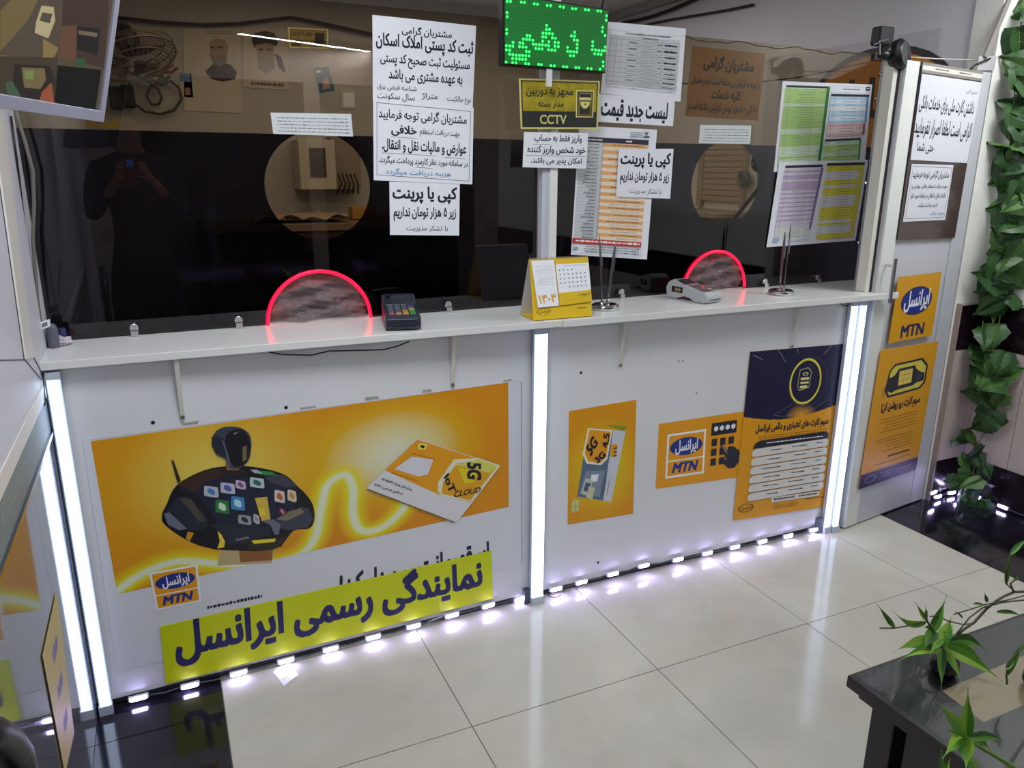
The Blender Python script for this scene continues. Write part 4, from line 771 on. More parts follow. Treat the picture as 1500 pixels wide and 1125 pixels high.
# desk calendar
cal = thing('desk_calendar', 'yellow tent desk calendar with spiral binding standing on the shelf', 'calendar', (.05, .04, SH))
bl = YP(-.012).at(781, 470); br = YP(-.012).at(867, 464); tl = YP(.045).at(775, 379); tr = YP(.045).at(861, 377)
bl.z = br.z = SH+.001; zt = (tl.z+tr.z)/2; tl.z = tr.z = zt; CY = M('#d9b414', .4, name='calendar_yellow')
sheet('calendar_stand', None, None, None, None, [('e', .18, .87, .115, .055, INK, .90), ('t', 'ایرانسل', .10, .845, .26, .895, INK, .01), ('s', .74, .84, .90, .87, 1, M('#6a5a10', .6), .9, .95)], base=CY, P3=[tl, tr, br, bl], off=0, thick=.002, parent=cal)
bk = [tl+V(0, .003, 0), tr+V(0, .003, 0), V(br.x-.004, .112, SH+.001), V(bl.x+.010, .112, SH+.001)]
sheet('calendar_stand', None, None, None, None, [], base=M('#c8ccd0', .5), P3=bk, off=0, thick=.002, parent=cal)
b = MB(); b.prism([V(bl.x+.004, -.010, SH+.0005), V(br.x, -.010, SH+.0005), V(br.x-.004, .112, SH+.0005), V(bl.x+.010, .112, SH+.0005)], (0, 0, .002), CY); b.build('calendar_base', cal)
def on(u, v, k): return tl*(1-u)*(1-v)+tr*u*(1-v)+br*u*v+bl*(1-u)*v+V(0, -k, k*.3)
it = [('s', .05, .10, .88, .55, 12, LGI, .3, .8), ('t', '۱۴۰۴', .08, .74, .92, .92, M('#dca440', .4), .02)]
sheet('page', 'white page with year number', None, None, None, it, base=PAPER, P3=[on(.02, .03, .005), on(.40, .03, .005), on(.43, .79, .006), on(.08, .80, .006)], off=0, thick=.0008, parent=cal)
it = [('r', .0, .0, 1, .10, CY), ('r', .0, .73, 1, 1, CY), ('t', 'اردیبهشت', .58, .77, .95, .85, M('#5a4a10', .6), .015), ('l', [(.1, .90), (.95, .86)], .0006, M('#8a7410', .6)), ('s', .1, .13, .9, .16, 1, GREYI, .4, .5)]
for r in range(5):
    for c_ in range(7):
        if (r == 0 and c_ > 3) or (r == 4 and c_ < 2): continue
        it.append(('r', .08+c_*.125, .22+r*.095, .11+c_*.125, .245+r*.095, NAVY))
sheet('page', 'white month grid page', None, None, None, it, base=PAPER, P3=[on(.42, .03, .005), on(.99, .03, .005), on(1.0, .76, .006), on(.45, .79, .006)], off=0, thick=.0008, parent=cal)
b = MB()
for k in range(26):
    c = tl*(1-(k+.5)/26)+tr*((k+.5)/26); b.tube([c+V(0, .006*math.cos(a), .006*math.sin(a)-.001) for a in [j*PI/4 for j in range(8)]], .0008, M('#a8a49a', .3, .8), 4)
o = b.build('spiral_ring', cal); o['kind'] = 'stuff'
def pen_stand(x, y, label, pens, plabels):
    t = thing('pen_stand', label, 'pen stand', (x, y, SH)); b = MB(); b.lathe([(.0, 0), (.047, 0), (.050, .006), (.049, .014), (.042, .019), (.020, .020), (.018, .018), (0, .018)], (x, y, SH), CHROME, 32); b.build('base', t, smooth=False, bevel=.001)
    for i, (dx, dy, tx, ty, L, r) in enumerate(pens):
        b = MB(); b.lathe([(.006, .0), (.006, .014), (.004, .018), (0, .018)], (x+dx, y+dy, SH+.018), CHROME, 12); b.build('pen_socket', t)
        p0 = V(x+dx, y+dy, SH+.0365); p1 = p0+V(tx, ty, L)
        P = [p0.lerp(p1, f) for f in (0, .05, .10, .5, .75, .96, 1)]
        b = MB(); b.tube(P, [.001, .003, r, r*1.15, r*1.0, r*.5, .001], M('#8c8c94', .25, 1, name='pen_metal'), 10)
        clip = MB(); clip.tube([P[3]+V(r+.002, -.002, 0), P[4]+V(r+.003, -.002, 0), P[5]+V(r*.5, 0, 0)], .0012, CHROME, 5)
        pe = thing('pen', plabels[i], 'pen', p0); b.build('barrel', pe, smooth=True); clip.build('clip', pe)
pen_stand(.285, .092, 'round chrome pen stand on the shelf beside the yellow calendar', [(-.010, .006, -.015, .01, .225, .0028), (.008, -.004, .022, .0, .20, .005)], ['thin upright metal pen in the stand beside the calendar', 'thicker leaning metal pen in the stand beside the calendar'])
pen_stand(1.120, .110, 'round chrome pen stand on the right part of the shelf', [(-.004, .004, -.002, .0, .215, .0045), (.010, -.004, .006, .004, .25, .002)], ['thicker metal pen in the right pen stand', 'slim tall metal pen in the right pen stand'])
# small things at the left end of the shelf
b = MB(); b.lathe([(0, 0), (.013, 0), (.015, .01), (.014, .055), (.009, .065), (0, .066)], (-1.437, .16, SH), M('#5a5c68', .5), 14); b.v = [(x, y*1.0, z) for x, y, z in b.v]
ad = thing('cable_adapter', 'grey cable adapter with a white tag in the left corner of the shelf', 'adapter', (-1.437, .16, SH)); b.build('body', ad, smooth=False)
b = MB(); b.lathe([(0, 0), (.011, 0), (.011, .045), (0, .046)], (-1.418, .195, SH), M('#2c3060', .5), 12); b.build('plug', ad)
sheet('white_tag', None, None, YP(.12), ((53, 474), (73, 467), (74, 478), (54, 485)), [('r', .4, .25, .8, .8, GREYI)], base=PAPER, off=0, thick=.001, parent=ad)
b = MB(); b.tube([YP(.13).at(*p) for p in ((60, 480), (55, 440), (52, 400), (48, 350), (50, 300), (48, 250), (36, 205), (28, 180), (20, 150))], .0045, M('#6a6660', .5), 8); b.build('cable', ad, smooth=True)
b = MB(); b.tube([YP(.14).at(*p) for p in ((56, 478), (45, 400), (35, 320), (24, 230), (16, 170))], .003, BLK, 6); b.build('cable', ad, smooth=True)
rnd = random.Random(4); bmm = bmesh.new(); bmesh.ops.create_icosphere(bmm, subdivisions=3, radius=1)
cc = P_SH.at(86, 506)
for v in bmm.verts:
    n = 1+.22*math.sin(v.co.x*7+v.co.y*5)+.15*math.sin(v.co.z*9+v.co.x*4)+rnd.uniform(-.05, .05); v.co = Vector((v.co.x*.030*n, v.co.y*.022*n, max(-.011, v.co.z*.014*n)+.0115))
me = bpy.data.meshes.new('crumpled_tissue'); bmm.to_mesh(me); bmm.free(); me.materials.append(M('#c9bfc8', .7)); o = bpy.data.objects.new('crumpled_tissue', me); C.objects.link(o); o.location = (cc.x, cc.y, SH)
tag(o, 'small crumpled pinkish tissue at the left end of the shelf', 'tissue')
sheet('receipt', 'small white paper slip lying on the floor tile below the yellow banner', 'paper', P_FL, ((400, 985), (423, 971), (438, 989), (416, 1005)), [('s', .1, .1, .8, .35, 2, LGI, .4), ('s', .1, .6, .5, .8, 1, LGI, .4)], base=PAPER, off=.0005, thick=.0006, curl=.0008)
# ================================================================== screen at the upper left
az = math.radians(19.7); e1 = V(math.sin(az), math.cos(az), 0); nn_ = V(e1.y, -e1.x, 0); tl_ = math.radians(15); e2 = V(0, 0, 1)*math.cos(tl_)+nn_*math.sin(tl_); mn_ = e1.cross(e2).normalized()
Bc = CAMP+ray(147, 178)*1.3; MW, MH = .52, .34; P_MN = PL(Bc, mn_ if mn_.dot(CAMP-Bc) > 0 else -mn_)
mon = thing('monitor', 'tilted white-framed monitor with surveillance pictures at the upper left', 'monitor', Bc)
q = [Bc, Bc-e1*MW, Bc-e1*MW+e2*MH, Bc+e2*MH]; b = MB(); b.prism([p-P_MN.n*.002 for p in q], -P_MN.n*.03, M('#3a3a40', .5)); b.build('rear_shell', mon)
BZ = M('#9c9cae', .35, name='monitor_bezel'); bw = .018
def bez(a, c_, d, e_): b = MB(); b.prism([Bc-e1*a+e2*c_, Bc-e1*d+e2*c_, Bc-e1*d+e2*e_, Bc-e1*a+e2*e_], P_MN.n*.006, BZ); b.build('bezel', mon, bevel=.001)
bez(0, 0, MW, bw); bez(0, MH-bw, MW, MH); bez(0, bw, bw, MH-bw); bez(MW-bw, bw, MW, MH-bw)
SM = {}
def S(h):
    if h not in SM:
        m = bpy.data.materials.new('screen_light'); m.use_nodes = True; bs = m.node_tree.nodes['Principled BSDF']; bs.inputs['Base Color'].default_value = (.01, .01, .01, 1); bs.inputs['Roughness'].default_value = .6; bs.inputs['Specular IOR Level'].default_value = .1
        bs.inputs['Emission Color'].default_value = lin(h); bs.inputs['Emission Strength'].default_value = 1.0; SM[h] = m
    return SM[h]
scr = sheet('screen', 'dim surveillance picture', None, None, None, [], base=S('#4e4232'), P3=[Bc-e1*(MW-bw)+e2*(MH-bw), Bc-e1*bw+e2*(MH-bw), Bc-e1*bw+e2*bw, Bc-e1*(MW-bw)+e2*bw], off=.001, thick=.001, parent=mon)
SI = [([(0, 15), (25, -10), (60, -10), (52, 30), (20, 80), (0, 95)], '#6a5a3a'), ([(60, -10), (98, -10), (88, 80), (60, 88), (0, 80), (0, 75), (40, 30)], '#4c4238'), ([(92, -10), (160, -10), (152, 100), (88, 82)], '#3a2c24'), ([(-5, 82), (84, 84), (80, 152), (-5, 148)], '#3c3428'), ([(60, 8), (78, 10), (80, 30), (70, 56), (50, 48), (52, 32)], '#a89c78'), ([(61, 18), (76, 20), (72, 34), (57, 30)], '#4a463c'), ([(62, 56), (85, 70), (78, 84), (62, 84)], '#7c6a40'),
      ([(112, 38), (146, 42), (142, 80), (112, 72)], '#1c1818'), ([(114, 44), (142, 48), (141, 54), (114, 50)], '#6a5a48'), ([(88, 38), (112, 36), (110, 88), (84, 84)], '#5a4030'), ([(20, 94), (72, 96), (80, 120), (66, 146), (26, 142), (18, 118)], '#241f1a'), ([(30, 98), (64, 100), (66, 116), (58, 130), (34, 128)], '#6a5c3c'), ([(34, 102), (48, 103), (48, 116), (35, 115)], '#6c7c48'), ([(6, 120), (16, 118), (30, 148), (8, 148)], '#3e5040'), ([(60, 134), (74, 120), (78, 150), (56, 148)], '#8a4a30'), ([(110, 84), (124, 86), (122, 98), (108, 96)], '#2a4a30'),
      ([(83, 95), (147, 102), (138, 162), (78, 153)], '#050507')]
scrP = PL(Bc+P_MN.n*.002, P_MN.n)
for i, (pts, h) in enumerate(SI):
    pass
b = MB()
for i, (pts, h) in enumerate(SI): b.add([scrP.at(*p)+P_MN.n*(.0004+i*.00008) for p in pts if True], [tuple(range(len(pts)))], S(h))
# keep the print inside the lit area
lim = []
for (x, y, z) in b.v:
    r_ = V(x, y, z)-Bc; s_ = min(max(-r_.dot(e1), bw), MW-bw); t_ = min(max(r_.dot(e2), bw), MH-bw); lim.append(tuple(Bc-e1*s_+e2*t_+P_MN.n*r_.dot(P_MN.n)))
b.v = lim; b.build('screen_picture', mon)
# two-line print on lower bezel and dark wall arm behind
b = MB(); b.tube([Bc-e1*.26+e2*.17-P_MN.n*.03, V(-1.457, -.95, 1.80)], .018, BLK, 10); b.build('wall_arm', mon)
# ================================================================== webcam, security camera, cables at the right top
b = MB(); c = P_GL.at(1289, 60)
wc = thing('small_camera', 'small black boxy camera clipped on top of the glass at its right end', 'camera', G(c.x, 2.027))
b.box(G(c.x, 2.095, .01), (.085, .055, .075), M('#15151a', .5)); b.build('body', wc, bevel=.012)
b = MB(); b.tube([G(c.x, 2.06, .01), G(c.x+.01, 2.035, .005)], .008, BLK, 8); b.box(G(c.x-.005, 2.018, .0), (.05, .02, .03), BLK); b.build('mount', wc)
dc = thing('security_camera', 'black round camera head beside the boxy camera above the white door', 'camera', P_DOOR.at(1312, 88)+V(0, .06, 0))
PD2 = PL(P_DOOR.p+V(0, .05, 0), P_DOOR.n); c = PD2.at(1314, 82)
R = Matrix.Rotation(math.radians(80), 3, 'X') @ Matrix.Rotation(.3, 3, 'Y')
b = MB(); b.lathe([(0, -.02), (.045, -.02), (.058, 0), (.06, .02), (.045, .035), (0, .04)], c, M('#101116', .25), 28, R); b.build('head', dc, smooth=False, bevel=.002)
b = MB(); c2 = PD2.at(1290, 80); b.tube([c+V(-.02, .01, 0), c2], [.022, .014], M('#1b1c22', .4), 12); b.build('arm', dc, smooth=True)
b = MB(); b.tube([c2+V(0, 0, .0), c2+V(-.01, 0, .05)], .005, CHROME, 8); b.tube([c2+V(-.045, 0, .03), c2+V(.03, 0, .055)], .004, BLK, 6); b.build('joint', dc)
b = MB(); b.tube([PD2.at(*p) for p in ((1325, 83), (1370, 86), (1400, 87), (1438, 88))], .0025, M('#c8c4bc', .5), 6); tag(b.build('cable', smooth=True), 'thin pale cable stretched above the white door', 'cable')
b = MB(); b.tube([P_JB.at(*p)+V(0, -.008, 0) for p in ((1448, 86), (1438, 90), (1425, 96), (1418, 103))], .004, BLK, 6); tag(b.build('cable', smooth=True), 'short black cable end at the upper right corner of the door', 'cable')
sheet('clear_tape', 'square of clear tape on the wall at the upper right of the door', 'tape', P_JB, ((1434, 82), (1460, 82), (1456, 103), (1431, 103)), [], base=M('#b4b4b6', .2), off=.0005, thick=.0005)
b = MB(); p0 = P_JB.at(1441, 84)+V(0, -.01, 0); p1 = P_JB.at(1476, 0)+V(0, -.01, 0); p2 = p0+(p1-p0)*1.6
d_ = (p2-p0).normalized(); s_ = V(d_.z, 0, -d_.x)*.011; b.prism([p0-s_, p2-s_, p2+s_, p0+s_], (0, .012, 0), M('#8f8a84', .6)); tag(b.build('cable_trunking'), 'slanted grey cable trunking on the wall above the door corner', 'trunking')
b = MB(); b.tube([gback.at(*p)+V(0, .05, 0) for p in ((1000, 120), (1060, 122), (1120, 119), (1180, 112), (1230, 102), (1296, 86))], .0028, BLK, 6); tag(b.build('cable', smooth=True), 'black cable running behind the right glass above the coloured charts', 'cable')
# ================================================================== office behind the glass
DKP = M('#2a2426', .6, name='portrait_dark'); DKG = M('#5c5048', .6); FLESH = M('#a08468', .6); PST = M('#c4baa8', .7, name='aged_poster')
def bk(name, label, cat, px, items, base=PST, off=.002, pl=P_BK, **k): return sheet(name, label, cat, pl, px, items, base=base, off=off, thick=.003, **k)
bk('wall_poster', 'poster of a bearded older man in dark clothes on the back wall', 'poster', ((268, 40), (352, 42), (354, 166), (270, 162)), [('*p', [(300, 105), (312, 94), (322, 92), (338, 95), (347, 106), (344, 116), (326, 120), (310, 116)], DKP), ('*p', [(307, 62), (316, 56), (328, 58), (334, 68), (332, 84), (324, 96), (314, 94), (307, 82)], FLESH), ('*p', [(308, 80), (318, 84), (330, 80), (333, 92), (322, 98), (312, 94)], M('#7c746a', .6)), ('*l', [(308, 69), (314, 70)], .012, DKP), ('*l', [(319, 69), (326, 70)], .012, DKP), ('*s' if 0 else 's', .35, .02, .85, .08, 2, DKG, .4)])
bk('wall_poster', 'poster of a bearded man in a black turban on the back wall', 'poster', ((356, 40), (421, 44), (422, 132), (356, 128)), [('*p', [(368, 58), (374, 48), (388, 45), (402, 49), (407, 60), (405, 68), (390, 66), (372, 70)], DKP), ('*p', [(374, 66), (390, 63), (402, 66), (400, 82), (390, 92), (378, 86)], FLESH), ('*p', [(376, 78), (390, 84), (402, 78), (402, 100), (390, 108), (378, 100)], M('#8c867c', .6)), ('*p', [(402, 78), (412, 84), (419, 108), (408, 100)], DKP), ('*l', [(380, 72), (385, 73)], .01, DKP), ('*l', [(392, 72), (397, 73)], .01, DKP), ('s', .15, .88, .9, .98, 1, DKG, .7, .9)])
bk('camera_sign', 'yellow camera sign on the back wall right of the turban portrait', 'sign', ((421, 40), (481, 43), (480, 72), (424, 70)), [('r', .04, .07, .96, .93, M('#6a5a1c', .5)), ('r', .06, .10, .94, .60, M('#c0a838', .5)), ('t', 'مجهز به دوربین', .08, .14, .62, .42, DKP, .01), ('t', 'CCTV', .30, .66, .62, .9, GOLD, .01), ('r', .66, .2, .9, .75, DKP)], base=GOLD)
bk('card', 'blue booklet with a small figure on the back wall', 'booklet', ((460, 100), (481, 98), (490, 133), (467, 136)), [('*p', [(473, 115), (480, 113), (484, 128), (472, 132)], M('#b89a90', .6)), ('r', .1, .1, .4, .2, WHT)], base=M('#3a6478', .5))
bk('card', 'pale leaflet with a blue corner on the back wall', 'booklet', ((263, 107), (280, 108), (283, 143), (264, 142)), [('r', 0, 0, .9, .35, M('#5a7aa8', .6)), ('r', .4, .6, .8, .9, M('#a07070', .6))])
bk('wall_sign', 'yellow label beside the monitor low on the back wall', 'label', ((111, 177), (143, 178), (143, 186), (112, 185)), [], base=M('#c8a838', .6)); bk('wall_sign', 'yellow label under the black weights on the back wall', 'label', ((147, 177), (175, 177), (175, 188), (147, 187)), [], base=M('#c8a838', .6))
bk('wall_script', 'faint red and black handwriting on the back wall beside the fan', 'writing', ((205, 85), (262, 85), (262, 138), (205, 138)), [('l', [(.95, .28), (.80, .40), (.62, .38), (.50, .50), (.30, .46), (.22, .56)], .02, M('#7a4a40', .7)), ('l', [(.85, .20), (.60, .36)], .014, M('#7a4a40', .7)), ('l', [(.75, .52), (.62, .60), (.55, .52), (.42, .66), (.30, .62)], .018, M('#4a4038', .7)), ('l', [(.20, .30), (.14, .22)], .02, M('#4a4038', .7)), ('l', [(.70, .70), (.52, .74), (.46, .70)], .014, M('#4a4038', .7))], base=OFFW, off=.0005)
bk('wall_poster', 'white box with hoses and labels on the right of the back wall', 'poster', ((497, 125), (520, 125), (522, 160), (498, 160)), [('r', .2, .3, .9, .9, WHT)], base=M('#b4aca0', .5))
b = MB(); b.tube([P_BK.at(*p)+V(0, -.04, 0) for p in ((168, 27), (230, 34), (300, 38), (350, 36), (400, 30), (425, 27), (470, 36), (545, 52), (600, 62))], .011, M('#2a2022', .6), 6); tag(b.build('cable', smooth=True), 'thick dark cable swagged along the top of the back wall', 'cable')
b = MB(); b.tube([P_BK.at(*p)+V(0, -.05, 0) for p in ((196, 108), (190, 120), (190, 135), (196, 152), (212, 164), (235, 168), (255, 162), (266, 145), (262, 130), (250, 120), (236, 120), (220, 128), (215, 142), (222, 154), (232, 154), (237, 145), (232, 132), (220, 122), (200, 112))], .009, M('#453a36', .5), 6); tag(b.build('hose', smooth=True), 'coiled brown hose hanging below the fan on the back wall', 'hose')
P_FN = YP(2.9); fn = thing('wall_fan', 'round caged fan tipped downward on the back wall behind the monitor', 'fan', P_FN.at(185, 60)+V(0, .3, 0)); fc = P_FN.at(196, 86); FM = M('#8c7c68', .35, .7)
fx = V(.93, 0, .26).normalized(); fz = V(-.10, -.86, .50).normalized(); fy = fx.cross(fz).normalized()
for k, (r_, off) in enumerate(((.235, 0), (.19, .045), (.235, -.045), (.12, .06), (.19, -.06))):
    b = MB(); b.tube([fc+fy*off+fx*r_*math.cos(a)+fz*r_*math.sin(a)*.75 for a in [j*PI/16 for j in range(33)]], .006 if k == 0 else .004, FM, 5, caps=False); b.build('cage_ring', fn, smooth=True)
b = MB()
for j in range(36):
    a = j*PI/18; d = fx*math.cos(a)+fz*math.sin(a)*.75
    for s in (1, -1): b.tube([fc+fy*s*.062+d*.05, fc+fy*s*.055+d*.16, fc+d*.235], .0022, FM, 4)
o = b.build('cage_wire', fn); o['kind'] = 'stuff'
for j in range(3):
    a = j*2.094+.4; b = MB(); d = fx*math.cos(a)+fz*math.sin(a)*.75; d2 = fx*math.cos(a+.9)+fz*math.sin(a+.9)*.75; b.prism([fc+d*.03, fc+d*.19, fc+d2*.17+fy*.02, fc+d2*.04], fy*.006, M('#3a342e', .4)); b.build('blade', fn)
b = MB(); b.tube([fc-fy*.05, fc-fy*.12, fc-fy*.20], [.05, .075, .05], M('#221d1c', .5), 14); b.tube([fc-fy*.18, fc-fy*.2+V(-.06, .15, .10), V(fc.x-.10, 3.29, fc.z+.15)], .02, BLK, 8); b.build('motor', fn)
for px, lab in (((171, 145), 'left'), ((188, 143), 'right')):
    c = P_BK.at(*px)+V(0, -.08, 0); b = MB(); b.box(c, (.075, .04, .135), M('#17151a', .5)); w_ = b.build('battery_pack', bevel=.015); tag(w_, '%s of two black packs hanging under the fan' % lab, 'pack')
# white cabinet with dark window seen in left round opening
c0 = YP(3.0); mt = thing('meter_box', 'white box with a dark window seen through the left round opening', 'box', c0.at(465, 278)); p0 = c0.at(441, 278); p1 = c0.at(490, 205)
b = MB(); b.bb(p0.x, p1.x, 3.0, 3.29, p0.z, p1.z, M('#b6ac9c', .5)); b.build('case', mt, bevel=.006)
a0 = c0.at(455, 259); a1 = c0.at(476, 217); b = MB(); b.bb(a0.x, a1.x, 2.992, 3.001, a0.z, a1.z, M('#4a4038', .3)); b.build('window', mt)
p0 = c0.at(495, 278); p1 = c0.at(534, 200); b = MB(); b.bb(p0.x, p1.x, 3.15, 3.29, p0.z, p1.z, M('#8a7a68', .6)); o = b.build('wall_cupboard'); tag(o, 'brown wall unit with cables right of the white box in the left opening', 'cupboard')
b = MB()
for k in range(5): b.tube([c0.at(500+k*6, 255)+V(0, .1, 0), c0.at(503+k*6, 270)+V(0, .05, 0), c0.at(498+k*8, 284)+V(0, .1, 0)], .006, BLK, 5)
o = b.build('wire_bundle', smooth=True); o['kind'] = 'stuff'; tag(o, 'tangle of black wires below the brown wall unit', 'wires')
# back desk
dk = thing('office_desk', 'brown desk with cloth behind the left round opening', 'desk', (-.2, 2.9, 0)); b = MB(); b.bb(-.9, .7, 2.6, 3.28, 1.18, 1.22, M('#7a6450', .6)); b.build('desktop', dk)
b = MB(); b.bb(-.88, .68, 2.64, 3.26, 0, 1.179, M('#4a3a34', .7)); b.build('desk_body', dk)
c = YP(2.8).at(470, 312); b = MB(); vs = []
for j in range(9):
    for i in range(17): vs.append(V(c.x-.42+i*.036, 2.68+j*.05, 1.225+.03*abs(math.sin(i*.8+j*.5))+.02*abs(math.sin(j*1.3+i*.3))))
b.add(vs, [(j*17+i, j*17+i+1, (j+1)*17+i+1, (j+1)*17+i) for j in range(8) for i in range(16)], M('#a08468', .8)); o = b.build('cloth', smooth=True); tag(o, 'rumpled tan cloth on the desk seen in the left opening', 'cloth')
b = MB(); p = YP(3.0).at(527, 290); b.box((p.x, 2.95, 1.265), (.16, .12, .08), M('#a87838', .6)); tag(b.build('small_box', bevel=.004), 'small tan carton on the desk right of the white box', 'box')
# side wall things seen through the right opening and glass
rc = struct_ = thing('side_cabinet', 'low beige cabinet along the office side wall behind the right glass', 'cabinet', (2.0, 1.8, 0)); b = MB(); b.bb(1.78, 2.145, 1.35, 2.5, 0, 1.285, M('#3c3634', .6)); b.build('cabinet_body', rc); b = MB(); b.bb(1.76, 2.147, 1.33, 2.52, 1.285, 1.31, M('#a89a86', .5)); b.build('cabinet_top', rc, bevel=.002)
PT = PL((0, 0, 1.312), (0, 0, 1))
for i, (px, lab) in enumerate(((((1012, 300), (1030, 296), (1042, 300), (1024, 306)), 'leftmost paper on the low cabinet seen in the right opening'), (((1030, 303), (1058, 296), (1080, 302), (1060, 311)), 'middle paper on the low cabinet seen in the right opening'), (((1052, 309), (1084, 302), (1098, 308), (1085, 317)), 'front paper on the low cabinet seen in the right opening'))):
    q = [PT.at(*p) for p in px]; q = [V(min(max(p.x, 1.77), 2.14), min(max(p.y, 1.34), 2.5), 1.3105) for p in q]
    sheet('loose_paper', lab, 'paper', None, None, [('s', .1, .2, .9, .8, 3, DKG, .3)], base=M('#c8b8a0', .7), P3=q, off=.0005*i, thick=.0004)
bl_ = thing('wall_blind', 'beige slatted blind on the office side wall in the right opening', 'blind', P_IR.at(1065, 290)); q = [P_IR.at(*p) for p in ((1038, 205), (1090, 208), (1088, 292), (1034, 294))]; ym = min(p.y for p in q); yM = max(p.y for p in q); zm = 1.36; zM = 1.78
for k in range(12): b = MB(); z = zm+(zM-zm)*k/12; b.bb(2.128, 2.146, ym, yM, z+.002, z+(zM-zm)/12-.002, M('#b5a288', .6)); b.build('slat', bl_)
b = MB(); b.bb(2.12, 2.149, yM, yM+.05, zm-.03, zM+.03, M('#a8977e', .6)); b.bb(2.12, 2.149, ym-.03, ym, zm-.03, zM+.03, M('#a8977e', .6)); b.build('blind_frame', bl_)
b = MB(); c = P_IR.at(1097, 262)+V(-.03, 0, 0); b.lathe([(0, 0), (.05, 0), (.05, .02), (.035, .03), (.02, .022), (0, .022)], c, M('#4c4440', .4), 20, Matrix.Rotation(-PI/2, 3, 'Y')); tag(b.build('wall_clock'), 'small round dark clock on the side wall at the edge of the right opening', 'clock')
st = thing('desk_lamp', 'dark jointed stand with a round head behind the right glass', 'stand', (1.55, 1.2, 0)); c = YP(1.2).at(1112, 238)
b = MB(); b.tube([V(1.6, 1.2, 0), V(1.6, 1.2, 1.1), c+V(.05, 0, -.1), c], .012, BLK, 8); b.build('pole', st, smooth=True); b = MB(); b.lathe([(0, -.01), (.05, -.01), (.055, .02), (.03, .05), (0, .055)], c+V(0, 0, 0), M('#1c1a1c', .5), 20, Matrix.Rotation(PI/2, 3, 'X')); b.build('head', st); b = MB(); b.lathe([(0, 0), (.14, 0), (.13, .02), (0, .025)], (1.6, 1.2, 0), BLK, 20); b.build('base', st)
# banner with oval emblem on the side wall
P_I2 = PL((2.149, 0, 0), (-1, 0, 0)); q = [P_I2.at(*p) for p in ((1130, 87), (1360, 40), (1352, 140), (1100, 160))]
yb0, yb1 = .36, 1.45; BAN = [V(2.149, yb1, 2.17), V(2.149, yb0, 2.17), V(2.149, yb0, 1.55), V(2.149, yb1, 1.55)]
ce = P_I2.at(1285, 125); cu = (yb1-ce.y)/(yb1-yb0); cv_ = (2.17-ce.z)/.62; 
sheet('shop_banner', 'banner with a dark-ringed orange oval on the office side wall', 'banner', None, None, [('e', cu, .46, .40, .40, M('#221a24', .5)), ('e', cu, .46, .365, .35, M('#d08a1c', .5)), ('t', 'موبایل', cu-.26, .28, cu+.26, .68, M('#2a1c20', .6), .03)], base=M('#c2c2cc', .5), P3=BAN, off=.001, thick=.002)
# ceiling beam with cables at the top
b = MB(); q0 = P_IR.at(886, 26); 
b.tube([V(2.13, y, 2.60-.03*math.sin(y*3)) for y in [1.2+i*.2 for i in range(10)]], .012, BLK, 6); tag(b.build('cable', smooth=True), 'black cable along the top of the office side wall', 'cable')
b = MB(); b.tube([V(2.13, y, 2.50+.03*math.cos(y*2.2)) for y in [1.6+i*.2 for i in range(9)]], .008, M('#2a2628', .6), 6); tag(b.build('cable', smooth=True), 'second thinner black cable lower on the office side wall', 'cable')
b = MB(); b.bb(2.10, 2.149, 1.0, 3.28, 2.62, 2.669, M('#a8a4a4', .6)); b.build('wall_edge_trim'); struct(bpy.data.objects['wall_edge_trim']).name = 'trim_4'
# ================================================================== table with plants
TW = M('#1c161a', .45, noise=.25, scale=7, name='dark_table_wood'); tb = thing('side_table', 'dark wooden low table with a glass top at the lower right', 'table', (.7, -1.6, 0))
TX0, TX1, TY1, TY0 = .172, 1.25, -1.195, -2.05
def tbb(x0, x1, y0, y1, z0, z1, name, m=TW, bev=.003): b = MB(); b.bb(x0, x1, y0, y1, z0, z1, m); return b.build(name, tb, bevel=bev)
tbb(TX0, TX1, TY0, TY1, .418, .448, 'tabletop'); tbb(TX0+.02, TX1-.02, TY0+.02, TY1-.02, .395, .418, 'apron')
for x in (TX0+.045, TX1-.105):
    for y in (TY1-.10, TY0+.04): tbb(x, x+.06, y, y+.06, 0, .395, 'leg')
tbb(TX0+.06, TX0+.075, TY0+.10, TY1-.12, .06, .395, 'side_panel', M('#2a2230', .4)); tbb(TX0+.05, TX0+.078, -1.60, -1.565, .06, .395, 'side_rib')
tbb(TX0+.06, TX1-.06, TY0+.06, TY1-.06, .10, .12, 'lower_shelf')
GT = glassmat('table_glass', (.90, .92, .92), .014)
b = MB(); b.bb(TX0+.012, TX1-.012, TY0+.012, TY1-.012, .4484, .4524, GT); b.build('glass_top', tb)
q = [PL((0, 0, .4482), (0, 0, 1)).at(*p) for p in ((1380, 1012), (1500, 960), (1520, 1035), (1441, 1058))]
q = [V(p.x, p.y, .4481) for p in q]
sheet('table_paper', 'tan sheet under glass', None, None, None, [], base=M('#a08a6c', .6), P3=[q[0], q[1], V(q[1].x, q[3].y, q[1].z), q[3]], off=0, thick=.0002, parent=tb)
LG1 = M('#4f8a1e', .45, name='leaf_green'); LG2 = M('#86b032', .45, name='leaf_light'); LG3 = M('#2c5a1a', .5, name='leaf_dark'); STM = M('#4a4a2a', .6, name='stem')
